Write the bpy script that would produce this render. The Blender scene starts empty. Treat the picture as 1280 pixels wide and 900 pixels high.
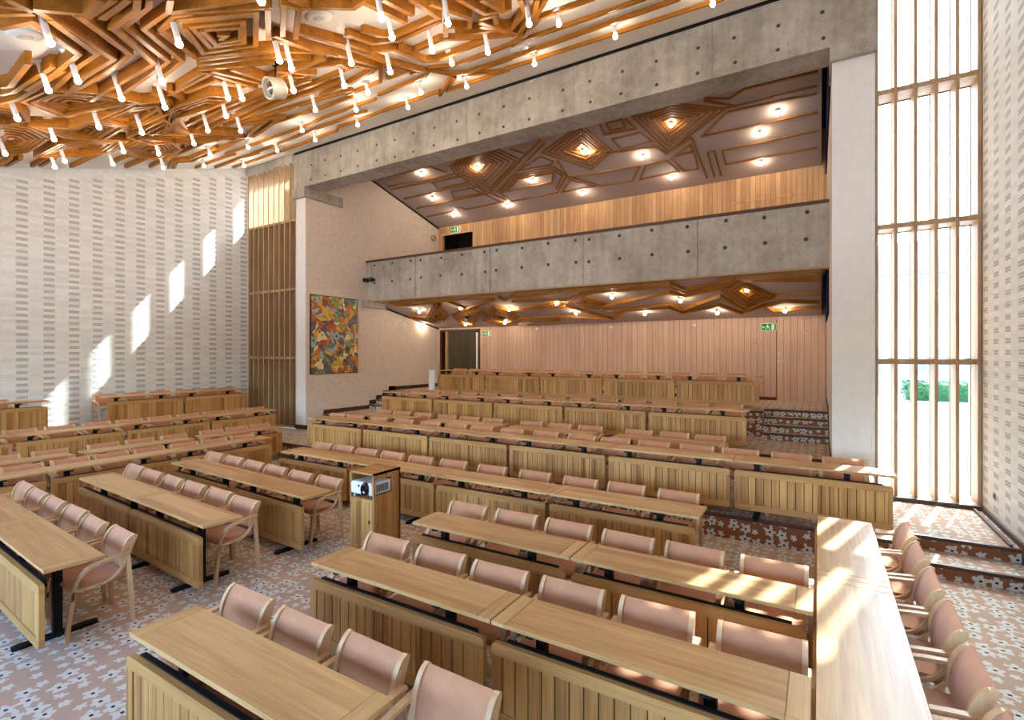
import bpy, bmesh, math, random
from mathutils import Vector, Matrix
random.seed(7)
PI = math.pi
SC = bpy.context.scene
COL = SC.collection
H_CAM = 2.4

# ------------------------------------------------------------------ data (metres; x along the beam, y towards the gallery)
BULB, GBULB, SUN, SKY, EXPO = 84, 120, 17, 1.9, 1.1
RIBS=[(0.065,0.06,[(-14.62,8.47),(-12.49,8.43),(-9.95,8.29),(-9.6,8.05),(-9.21,8.11),(-8.77,8.06),(-8.13,8)]),(0.065,0.06,[(-8.13,8),(-6.51,7.98)]),(0.065,0.06,[(-14.63,7.96),(-13.56,7.92),(-13.19,7.89),(-12.56,7.95)]),(0.065,0.06,[(-12.76,7.87),(-9.82,7.68),(-8.69,7.65),(-8.27,7.67)]),(0.065,0.06,[(-14.64,7.44),(-14.21,7.42),(-13.2,7.41),(-12.81,7.46)]),(0.065,0.06,[(-12.84,7.25),(-9.57,7.29),(-9.06,7.18),(-8.17,7.19),(-7.49,7.2)]),(0.065,0.06,[(-11.15,6.7),(-9.71,6.48),(-8.52,6.63),(-7.58,6.67)]),(0.065,0.06,[(-9.37,6),(-8.87,6.05),(-7.21,6.35)]),(0.065,0.06,[(-7.04,5.53),(-6.28,5.53)]),(0.065,0.06,[(-7.73,6.07),(-6.28,5.96)]),(0.065,0.06,[(-7.52,6.5),(-6.63,6.48),(-5.95,5.82)]),(0.065,0.06,[(-7.26,7.04),(-6.03,6.97),(-5.8,6.79)]),(0.065,0.06,[(-5.7,6.66),(-5.37,6.99),(-4.2,6.96),(-3.39,7.04),(-2.09,7.11)]),(0.065,0.06,[(-5.75,6.72),(-5.69,7.31),(-5.47,7.52),(-4.56,7.54),(-1.72,7.57)]),(0.065,0.06,[(-5.77,7.51),(-6.42,8.1),(-5.04,8.12),(-5.59,7.58)]),(0.065,0.06,[(-5.75,7.39),(-6.71,8.22)]),(0.065,0.06,[(-4.99,8.03),(-1.22,8.2)]),(0.065,0.06,[(-4.01,6.64),(-3.41,6.4),(-2.6,6.46)]),(0.065,0.06,[(-4.24,7.01),(-3.86,6.8),(-3.41,6.4)]),(0.065,0.06,[(-5.46,7.56),(-4.58,7.57)]),(0.07,0.09,[(-14.49,6.8),(-13.7,6.5),(-13.59,6.8),(-12.22,6.76),(-11.03,6.63)]),(0.07,0.09,[(-13.64,6.13),(-11.39,6.07)]),(0.07,0.09,[(-14.49,6.69),(-13.62,6.39),(-13.32,6.63),(-12,6.57)]),(0.07,0.09,[(-10.3,5.03),(-8.95,5),(-7.78,5.09),(-7.11,5.11)]),(0.07,0.09,[(-10.41,5.29),(-9.25,5.2),(-8,5.23),(-7.06,5.35)]),(0.07,0.09,[(-10.41,5.52),(-8.14,5.44),(-6.86,5.57)]),(0.07,0.09,[(-10.1,5.67),(-8.34,5.69),(-6.9,5.82)]),(0.07,0.09,[(-9.69,5.77),(-9.43,5.98),(-9.21,6.35),(-9.55,6.37)]),(0.07,0.09,[(-10.02,5.93),(-9.6,6.21),(-10.68,6.52)]),(0.07,0.09,[(-10.85,6.73),(-9.6,6.41)]),(0.07,0.09,[(-11.21,5.01),(-11.14,6.49),(-10.9,6.55)]),(0.07,0.09,[(-11.03,4.93),(-10.91,6.49)]),(0.07,0.09,[(-10.86,4.86),(-10.79,5.31),(-10.73,6.32)]),(0.07,0.09,[(-5.58,4.38),(-5.64,4.87),(-5.79,5.77),(-5.8,6.78)]),(0.07,0.09,[(-5.9,4.78),(-5.99,5.84)]),(0.07,0.09,[(-5.51,4.71),(-5.57,5.23),(-5.31,5.47),(-5.42,6.26),(-5.29,6.4),(-4.34,6.39)]),(0.07,0.09,[(-5.28,4.56),(-5.32,5.05),(-5.03,5.28),(-4.26,5.23)]),(0.07,0.09,[(-5.09,4.65),(-5.09,4.96),(-4.99,5.15),(-4.24,5.14)]),(0.07,0.09,[(-5.1,5.38),(-5.26,5.55),(-5.27,5.81),(-4.7,5.76),(-4.28,6.27),(-3.95,6.54)]),(0.07,0.09,[(-4.58,5.74),(-4.34,5.45),(-4.17,5.77)]),(0.07,0.09,[(-6.01,6.56),(-5.89,6.61)]),(0.07,0.09,[(-6.38,6.39),(-5.91,6.41),(-5.9,5.85)]),(0.07,0.09,[(-6.15,5.44),(-6.07,5.85),(-6.87,6)]),(0.065,0.14,[(-4.77,3.74),(-4.57,4.04),(-4.39,4.02),(-4.48,4.81)]),(0.065,0.14,[(-4.21,4.15),(-4.28,4.72)]),(0.065,0.14,[(-4.02,4.39),(-4.16,5.09)]),(0.065,0.14,[(-3.95,4.67),(-3.89,5.38),(-4.1,5.66)]),(0.065,0.14,[(-4.37,5.68),(-3.76,6.18)]),(0.065,0.14,[(-3.67,4.83),(-3.71,5.46),(-3.41,5.64)]),(0.065,0.14,[(-3.84,5.52),(-3.66,5.6),(-3.78,5.85)]),(0.065,0.14,[(-3.49,5.07),(-3.5,5.6)]),(0.065,0.14,[(-3.73,6.58),(-2.96,5.73)]),(0.065,0.14,[(-3.8,6.48),(-3.24,5.97),(-3.03,5.64)]),(0.065,0.14,[(-3.88,6.3),(-3.33,5.86),(-3.18,5.46)]),(0.065,0.14,[(-3.99,5.76),(-3.76,6.53)]),(0.065,0.14,[(-3.89,5.61),(-3.84,6.23)]),(0.065,0.14,[(-7.2,3.87),(-7.36,4.71),(-6.05,4.83)]),(0.065,0.14,[(-7.3,3.95),(-7.59,4.76)]),(0.065,0.14,[(-7,4.03),(-7.23,4.73)]),(0.065,0.14,[(-6.79,4.58),(-6.64,5.14)]),(0.065,0.14,[(-6.98,4.81),(-6.81,5.05)]),(0.065,0.16,[(-6.61,1.84),(-7.26,2.41),(-7.97,2.42),(-8.8,2.38)]),(0.065,0.16,[(-6.47,1.92),(-7.17,2.55),(-7.64,2.54),(-8.83,2.62)]),(0.065,0.16,[(-6.32,1.77),(-7.27,2.75),(-8.06,2.73),(-8.89,2.81)]),(0.065,0.16,[(-6.26,2.07),(-7.04,2.83),(-7.84,2.87),(-8.73,2.82)]),(0.065,0.16,[(-6.41,2.43),(-7.21,3.16),(-8.12,3.14),(-9.07,3.14)]),(0.065,0.16,[(-6.91,1.67),(-6.56,1.84)]),(0.065,0.16,[(-6.58,1.59),(-6.4,1.78)]),(0.065,0.16,[(-6.41,1.55),(-6.34,1.75)]),(0.065,0.16,[(-6.22,1.56),(-6.36,1.76)]),(0.065,0.16,[(-6.3,1.75),(-6.17,2.1),(-5.8,2.09)]),(0.065,0.16,[(-6.25,2.14),(-5.73,2.17)]),(0.065,0.16,[(-6.43,2.41),(-5.84,2.4),(-5.62,2.32)]),(0.065,0.16,[(-6.22,2.25),(-5.66,2.26)]),(0.065,0.16,[(-8.85,2.14),(-8.75,2.21),(-7.83,2.13)]),(0.065,0.16,[(-9.17,2.22),(-8.99,2.3),(-7.82,2.35)]),(0.065,0.16,[(-9.52,2.3),(-9.23,2.42),(-7.88,2.46)]),(0.06,0.12,[(-5.64,2.43),(-5.8,2.49),(-6.38,2.51),(-7.14,3.29),(-7.72,3.33),(-8.77,3.39)]),(0.06,0.12,[(-5.53,2.57),(-5.79,2.67),(-6.33,2.67),(-7.06,3.42),(-7.85,3.5)]),(0.06,0.12,[(-5.71,2.86),(-5.87,2.75),(-6.24,2.8),(-6.81,3.41)]),(0.06,0.12,[(-5.83,2.71),(-5.13,3.39)]),(0.06,0.12,[(-6.26,2.8),(-5.9,2.83),(-5.31,3.33),(-6.13,3.84)]),(0.06,0.12,[(-6.3,2.82),(-6.86,3.48),(-6.12,4.09)]),(0.06,0.12,[(-6.97,3.56),(-6.19,4.13),(-5.91,4.72)]),(0.06,0.12,[(-7.12,3.64),(-6.41,4.19),(-6.25,4.74)]),(0.06,0.12,[(-7.27,3.74),(-6.57,4.39)]),(0.06,0.12,[(-5.96,2.89),(-5.38,3.37)]),(0.06,0.12,[(-6.09,2.98),(-6.67,3.48),(-6.13,3.84)]),(0.06,0.12,[(-6.03,3.02),(-6.47,3.46),(-6.14,3.69),(-5.61,3.36),(-6.01,3.02)]),(0.06,0.12,[(-6.07,3.15),(-6.35,3.46),(-6.07,3.61),(-5.75,3.42),(-6.03,3.16)]),(0.06,0.12,[(-6.1,3.34),(-6.06,3.42),(-6.2,3.43)]),(0.06,0.12,[(-5.16,3.37),(-5.88,3.85)]),(0.06,0.12,[(-5.03,3.48),(-5.71,3.93)]),(0.06,0.12,[(-4.97,3.63),(-5.69,4.1)]),(0.06,0.12,[(-5.77,2.7),(-4.97,3.22)]),(0.06,0.12,[(-5,3.41),(-4.97,3.63),(-4.87,3.69)]),(0.06,0.12,[(-4.85,3.42),(-4.89,3.72),(-4.61,4.06)]),(0.06,0.12,[(-5.52,4.01),(-5.51,4.72)]),(0.06,0.12,[(-5.85,3.9),(-5.91,4.93)]),(0.06,0.12,[(-5.75,3.84),(-5.96,4.74)]),(0.06,0.12,[(-6.56,4.84),(-6.13,5.17),(-6.23,5.4)]),(0.06,0.12,[(-8.12,3.87),(-7.37,3.83),(-7.32,4.05)]),(0.06,0.12,[(-8.28,4.06),(-7.57,4.14),(-7.69,4.63)]),(0.06,0.12,[(-8.51,3.93),(-7.38,3.93)]),(0.05,0.16,[(-9.38,2.49),(-10.02,3.1),(-9.4,3.41),(-8.9,3.67),(-8.65,3.06),(-8.76,2.58),(-9.38,2.49)]),(0.05,0.14,[(-9.43,2.6),(-9.94,3.1),(-9.44,3.35),(-9.04,3.56),(-8.83,3.07),(-8.92,2.68),(-9.43,2.6)]),(0.05,0.11,[(-9.47,2.72),(-9.86,3.1),(-9.48,3.29),(-9.18,3.45),(-9.01,3.08),(-9.08,2.77),(-9.47,2.72)]),(0.05,0.08,[(-9.52,2.84),(-9.77,3.1),(-9.52,3.23),(-9.31,3.34),(-9.2,3.09),(-9.24,2.88),(-9.52,2.84)]),(0.05,0.06,[(-9.56,2.96),(-9.69,3.1),(-9.56,3.17),(-9.45,3.23),(-9.39,3.1),(-9.41,2.98),(-9.56,2.96)]),(0.05,0.16,[(-11.91,2.59),(-10.62,2.57),(-10.76,2.95),(-11.41,3.38),(-12.55,3.42),(-13.1,3.11),(-11.91,2.59)]),(0.05,0.14,[(-11.96,2.67),(-10.85,2.64),(-10.98,2.98),(-11.54,3.34),(-12.5,3.37),(-12.96,3.11),(-11.96,2.67)]),(0.05,0.12,[(-12.02,2.75),(-11.09,2.72),(-11.21,3),(-11.67,3.3),(-12.45,3.32),(-12.82,3.11),(-12.02,2.75)]),(0.05,0.1,[(-12.07,2.83),(-11.34,2.8),(-11.44,3.03),(-11.81,3.26),(-12.4,3.27),(-12.69,3.11),(-12.07,2.83)]),(0.05,0.08,[(-12.13,2.91),(-11.6,2.89),(-11.67,3.05),(-11.94,3.21),(-12.36,3.22),(-12.56,3.11),(-12.13,2.91)]),(0.05,0.06,[(-12.18,2.99),(-11.87,2.98),(-11.91,3.07),(-12.07,3.17),(-12.31,3.17),(-12.43,3.11),(-12.18,2.99)]),(0.05,0.16,[(-10.66,2.94),(-10.63,3.4),(-10.03,3.53),(-10.3,4.08),(-11.43,4.15),(-11.31,3.55),(-10.66,2.94)]),(0.05,0.14,[(-10.77,3.09),(-10.75,3.46),(-10.26,3.57),(-10.48,4.01),(-11.39,4.06),(-11.3,3.58),(-10.77,3.09)]),(0.05,0.11,[(-10.89,3.23),(-10.87,3.52),(-10.49,3.61),(-10.67,3.95),(-11.36,3.98),(-11.29,3.62),(-10.89,3.23)]),(0.05,0.08,[(-11.01,3.39),(-11,3.59),(-10.73,3.65),(-10.86,3.88),(-11.33,3.9),(-11.29,3.66),(-11.01,3.39)]),(0.05,0.06,[(-11.13,3.55),(-11.12,3.66),(-10.98,3.69),(-11.05,3.81),(-11.3,3.82),(-11.28,3.69),(-11.13,3.55)]),(0.05,0.16,[(-12.97,3.63),(-11.81,3.65),(-11.33,3.99),(-11.35,4.52),(-12.37,4.65),(-12.9,4.27),(-12.97,3.63)]),(0.05,0.14,[(-12.94,3.72),(-11.95,3.74),(-11.54,4.03),(-11.56,4.48),(-12.43,4.59),(-12.87,4.27),(-12.94,3.72)]),(0.05,0.12,[(-12.9,3.82),(-12.09,3.83),(-11.75,4.07),(-11.77,4.44),(-12.48,4.52),(-12.85,4.27),(-12.9,3.82)]),(0.05,0.1,[(-12.87,3.91),(-12.24,3.92),(-11.97,4.11),(-11.99,4.4),(-12.54,4.46),(-12.82,4.26),(-12.87,3.91)]),(0.05,0.08,[(-12.83,4.01),(-12.38,4.01),(-12.19,4.15),(-12.2,4.36),(-12.6,4.4),(-12.8,4.26),(-12.83,4.01)]),(0.05,0.06,[(-12.79,4.11),(-12.53,4.11),(-12.41,4.19),(-12.42,4.31),(-12.66,4.33),(-12.77,4.25),(-12.79,4.11)]),(0.05,0.16,[(-12.05,4.67),(-11.17,4.67),(-11.32,5.29),(-12.03,5.76),(-13.01,5.74),(-12.8,5.18),(-12.05,4.67)]),(0.05,0.14,[(-12.14,4.78),(-11.38,4.78),(-11.52,5.31),(-12.12,5.72),(-12.94,5.69),(-12.77,5.22),(-12.14,4.78)]),(0.05,0.12,[(-12.23,4.9),(-11.6,4.9),(-11.71,5.34),(-12.21,5.67),(-12.88,5.64),(-12.74,5.26),(-12.23,4.9)]),(0.05,0.1,[(-12.32,5.02),(-11.82,5.02),(-11.91,5.37),(-12.31,5.62),(-12.81,5.6),(-12.71,5.31),(-12.32,5.02)]),(0.05,0.08,[(-12.4,5.15),(-12.04,5.14),(-12.12,5.39),(-12.4,5.57),(-12.75,5.55),(-12.69,5.35),(-12.4,5.15)]),(0.05,0.06,[(-12.49,5.27),(-12.28,5.27),(-12.32,5.42),(-12.49,5.52),(-12.69,5.51),(-12.66,5.39),(-12.49,5.27)]),(0.05,0.16,[(-10.71,4.86),(-9.55,4.55),(-8.82,4.7),(-8.08,4.74),(-8.16,4.35),(-9.02,4.22),(-10.71,4.86)]),(0.05,0.14,[(-10.56,4.87),(-9.59,4.61),(-8.97,4.74),(-8.33,4.77),(-8.4,4.43),(-9.14,4.32),(-10.56,4.87)]),(0.05,0.12,[(-10.42,4.88),(-9.64,4.66),(-9.12,4.77),(-8.59,4.8),(-8.64,4.52),(-9.26,4.43),(-10.42,4.88)]),(0.05,0.1,[(-10.28,4.89),(-9.68,4.72),(-9.28,4.8),(-8.86,4.82),(-8.89,4.6),(-9.38,4.54),(-10.28,4.89)]),(0.05,0.08,[(-10.14,4.9),(-9.72,4.78),(-9.44,4.84),(-9.13,4.85),(-9.15,4.69),(-9.51,4.65),(-10.14,4.9)]),(0.05,0.06,[(-10.01,4.91),(-9.77,4.84),(-9.59,4.87),(-9.41,4.88),(-9.42,4.79),(-9.64,4.76),(-10.01,4.91)]),(0.05,0.16,[(-11.09,4.42),(-9.71,4.41),(-10.48,5.19),(-10.49,6.22),(-11.18,5.93),(-11.53,5.01),(-11.09,4.42)]),(0.05,0.14,[(-11.15,4.61),(-10,4.59),(-10.64,5.24),(-10.66,6.07),(-11.21,5.83),(-11.5,5.1),(-11.15,4.61)]),(0.05,0.11,[(-11.2,4.8),(-10.3,4.78),(-10.81,5.29),(-10.83,5.91),(-11.24,5.74),(-11.46,5.18),(-11.2,4.8)]),(0.05,0.08,[(-11.25,5),(-10.62,4.98),(-10.98,5.34),(-10.99,5.76),(-11.27,5.64),(-11.43,5.27),(-11.25,5)]),(0.05,0.06,[(-11.29,5.21),(-10.95,5.19),(-11.15,5.39),(-11.16,5.61),(-11.31,5.55),(-11.39,5.35),(-11.29,5.21)]),(0.05,0.16,[(-10.5,2.2),(-9.64,2.29),(-9.86,2.62),(-10.38,2.82),(-10.75,2.64),(-10.5,2.2)]),(0.05,0.14,[(-10.54,2.27),(-9.84,2.34),(-10.02,2.61),(-10.44,2.77),(-10.74,2.63),(-10.54,2.27)]),(0.05,0.11,[(-10.58,2.34),(-10.04,2.4),(-10.18,2.6),(-10.5,2.72),(-10.73,2.61),(-10.58,2.34)]),(0.05,0.08,[(-10.62,2.41),(-10.24,2.45),(-10.35,2.59),(-10.57,2.67),(-10.72,2.6),(-10.62,2.41)]),(0.05,0.06,[(-10.66,2.49),(-10.45,2.51),(-10.51,2.58),(-10.63,2.62),(-10.71,2.59),(-10.66,2.49)]),(0.05,0.16,[(-10.12,3.56),(-8.95,3.67),(-8.72,3.97),(-9.29,4.33),(-10.49,4.24),(-10.12,3.56)]),(0.05,0.13,[(-10.11,3.7),(-9.23,3.78),(-9.06,4.01),(-9.49,4.27),(-10.37,4.21),(-10.11,3.7)]),(0.05,0.09,[(-10.1,3.84),(-9.51,3.89),(-9.4,4.04),(-9.7,4.22),(-10.26,4.17),(-10.1,3.84)]),(0.05,0.06,[(-10.09,3.99),(-9.81,4.01),(-9.76,4.08),(-9.9,4.16),(-10.16,4.14),(-10.09,3.99)]),(0.07,0.09,[(-14.29,3.46),(-13.53,3.42)]),(0.07,0.09,[(-14.29,3.55),(-13.52,3.57)]),(0.07,0.09,[(-14.36,3.97),(-13.4,3.95)]),(0.07,0.09,[(-14.27,4.08),(-13.39,4.06)]),(0.07,0.09,[(-14.43,4.65),(-12.86,4.66)]),(0.07,0.09,[(-13.96,5.23),(-13.11,5.24)]),(0.07,0.09,[(-14.41,5.7),(-13.31,5.69)]),(0.07,0.09,[(-14.4,6.22),(-13.01,6.05),(-12.12,5.88)]),(0.07,0.09,[(-14.39,6.77),(-13.7,6.51),(-13.49,6.76)]),(0.07,0.12,[(-10.26,4.06),(-10.11,4.18),(-9.02,4.09)]),(0.07,0.12,[(-9.8,3.59),(-10.36,4.08)]),(0.07,0.12,[(-9.99,3.62),(-10.87,4.35)]),(0.07,0.12,[(-9.61,2.32),(-9.46,2.5),(-8.36,2.61)]),(0.07,0.12,[(-9.67,3.54),(-9.45,3.86),(-9.21,3.98),(-8.97,3.59)]),(0.07,0.12,[(-8.47,3.72),(-9.11,4.33),(-9.03,4.53)]),(0.07,0.12,[(-8.26,3.82),(-8.88,4.4)]),(0.07,0.12,[(-10.48,4.43),(-9.46,4.49),(-10.73,5.32)]),(0.07,0.12,[(-10.99,4.35),(-10.83,5.43)]),(0.07,0.12,[(-11.28,4.46),(-11.02,5.52)])]
UPPER=[(0.06,0.05,[(-11.94,11.61),(-9.9,11.66),(-9.59,12.07)]),(0.06,0.05,[(-12.04,12.08),(-9.34,12.2),(-9.24,12.65)]),(0.06,0.05,[(-12.08,12.24),(-9.37,12.34)]),(0.06,0.05,[(-10.43,12.37),(-9.26,12.38),(-9.22,12.71),(-10.47,12.69),(-10.43,12.37)]),(0.06,0.05,[(-12.06,12.85),(-10.58,12.83),(-10.16,12.79),(-9.22,12.81)]),(0.06,0.05,[(-10.12,12.97),(-9.08,13.02),(-9.1,13.35),(-10.31,13.32),(-10.12,12.97)]),(0.06,0.05,[(-12.05,13.49),(-10.36,13.43),(-9.01,13.44)]),(0.06,0.05,[(-12.1,14.09),(-10.8,14.06),(-10.68,13.9),(-10.41,13.92),(-10.37,14.08),(-8.78,14.03)]),(0.06,0.05,[(-9.25,12.86),(-8.57,14.1)]),(0.06,0.05,[(-9.44,12.91),(-8.84,14.11)]),(0.06,0.05,[(-8.74,13.46),(-6.16,11.83),(-6.21,11.61)]),(0.06,0.05,[(-8.83,13.27),(-6.35,11.78)]),(0.06,0.05,[(-7.14,11.74),(-6.82,12.11),(-6.18,11.66)]),(0.06,0.05,[(-8.63,13.5),(-7.68,12.84),(-6.39,12.84),(-6.21,13.33),(-6.86,14.05),(-8.57,14.1),(-8.63,13.5)]),(0.06,0.05,[(-8.36,13.52),(-7.67,13.05),(-6.51,13.08),(-6.77,13.49),(-8.36,13.52)]),(0.06,0.05,[(-8.51,13.53),(-7.68,12.95),(-6.45,12.96),(-6.34,13.29),(-6.82,13.85)]),(0.06,0.05,[(-7.43,12.68),(-6.52,12.3),(-6.29,12.6),(-6.42,12.73),(-7.43,12.68)]),(0.06,0.05,[(-6.72,14.09),(-6.2,13.58),(-5.66,14.11),(-6.72,14.09)]),(0.06,0.05,[(-6.15,12.6),(-6.2,13.43),(-5.03,13.52)]),(0.06,0.05,[(-6.14,13.45),(-5.49,14.11),(-5.26,14.13)]),(0.06,0.05,[(-4.54,11.65),(-4.58,12.03),(-3.78,12.08),(-3.92,11.66)]),(0.06,0.05,[(-4.39,11.67),(-4.39,11.94),(-4.02,11.96),(-3.99,11.66),(-4.39,11.67)]),(0.06,0.05,[(-4.46,12.27),(-3.74,12.25),(-3.56,12.67),(-4.38,12.72),(-4.46,12.27)]),(0.06,0.05,[(-5.15,12.64),(-4.43,12.79),(-3.52,12.89),(-3.36,13.25),(-2.64,12.84)]),(0.06,0.05,[(-5.49,13.48),(-4.13,13.54),(-4.55,14.15),(-5.5,14.11),(-5.66,13.9)]),(0.06,0.05,[(-4.32,14.17),(-3.97,13.54),(-3.44,13.54),(-3.26,14.12),(-4.32,14.17)]),(0.06,0.05,[(-3.25,13.42),(-2.73,13.09),(-2.72,13.39),(-3.25,13.42)]),(0.06,0.05,[(-3.32,13.49),(-3.11,14.12),(-2.75,14.14),(-2.7,13.52)]),(0.06,0.05,[(-2.64,12.88),(-2.61,14.63)]),(0.06,0.05,[(-2.41,13.54),(-2.24,13.51),(-2.25,14.64)]),(0.06,0.05,[(-2.4,13.58),(-2.42,14.64)]),(0.06,0.05,[(-1.8,12.09),(-1.57,12.11),(-0.02,12.08)]),(0.06,0.05,[(-2.43,12.87),(-1.77,12.22),(-0.02,12.29)]),(0.06,0.05,[(-2.43,12.87),(-0.01,12.89)]),(0.06,0.05,[(-0.01,13.52),(-2.06,13.57),(-2.06,14.19),(-0.01,14.16)]),(0.06,0.05,[(-2.14,11.64),(-1.64,11.83),(-1.34,11.66),(-0.01,11.67)]),(0.06,0.05,[(-2.15,11.7),(-1.55,12.12)]),(0.06,0.05,[(-9.26,11.83),(-9.37,12.24),(-8.83,13.38),(-7.12,12.27),(-7.48,11.62),(-8.49,11.53),(-9.26,11.83)]),(0.06,0.05,[(-9.15,11.86),(-9.24,12.22),(-8.77,13.19),(-7.29,12.24),(-7.6,11.67),(-8.49,11.6),(-9.15,11.86)]),(0.06,0.05,[(-9.04,11.89),(-9.11,12.19),(-8.72,13),(-7.47,12.21),(-7.73,11.73),(-8.48,11.67),(-9.04,11.89)]),(0.06,0.05,[(-8.93,11.92),(-8.99,12.16),(-8.67,12.82),(-7.64,12.18),(-7.85,11.79),(-8.47,11.74),(-8.93,11.92)]),(0.06,0.05,[(-8.82,11.95),(-8.86,12.14),(-8.62,12.64),(-7.82,12.16),(-7.98,11.84),(-8.47,11.81),(-8.82,11.95)]),(0.06,0.05,[(-8.71,11.98),(-8.74,12.12),(-8.56,12.47),(-7.99,12.13),(-8.11,11.9),(-8.46,11.88),(-8.71,11.98)]),(0.06,0.05,[(-8.6,12.01),(-8.62,12.09),(-8.52,12.3),(-8.17,12.1),(-8.24,11.96),(-8.45,11.95),(-8.6,12.01)]),(0.06,0.05,[(-6.41,12.16),(-5.01,11.51),(-4.62,12.69),(-5.44,13.28),(-6.41,12.16)]),(0.06,0.05,[(-6.23,12.19),(-5.05,11.64),(-4.73,12.64),(-5.41,13.12),(-6.23,12.19)]),(0.06,0.05,[(-6.05,12.22),(-5.1,11.77),(-4.84,12.58),(-5.39,12.96),(-6.05,12.22)]),(0.06,0.05,[(-5.87,12.25),(-5.14,11.9),(-4.95,12.52),(-5.37,12.81),(-5.87,12.25)]),(0.06,0.05,[(-5.69,12.27),(-5.19,12.03),(-5.06,12.47),(-5.35,12.66),(-5.69,12.27)]),(0.06,0.05,[(-5.52,12.3),(-5.24,12.16),(-5.16,12.41),(-5.33,12.51),(-5.52,12.3)]),(0.06,0.05,[(-3.75,11.66),(-2.8,11.55),(-1.78,12.11),(-3.3,13.19),(-3.75,11.66)]),(0.06,0.05,[(-3.62,11.73),(-2.82,11.64),(-1.96,12.11),(-3.24,13),(-3.62,11.73)]),(0.06,0.05,[(-3.5,11.81),(-2.85,11.73),(-2.14,12.11),(-3.18,12.82),(-3.5,11.81)]),(0.06,0.05,[(-3.37,11.88),(-2.88,11.82),(-2.33,12.11),(-3.13,12.65),(-3.37,11.88)]),(0.06,0.05,[(-3.24,11.95),(-2.9,11.91),(-2.52,12.12),(-3.08,12.48),(-3.24,11.95)]),(0.06,0.05,[(-3.12,12.03),(-2.93,12),(-2.71,12.12),(-3.02,12.32),(-3.12,12.03)])]
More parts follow.
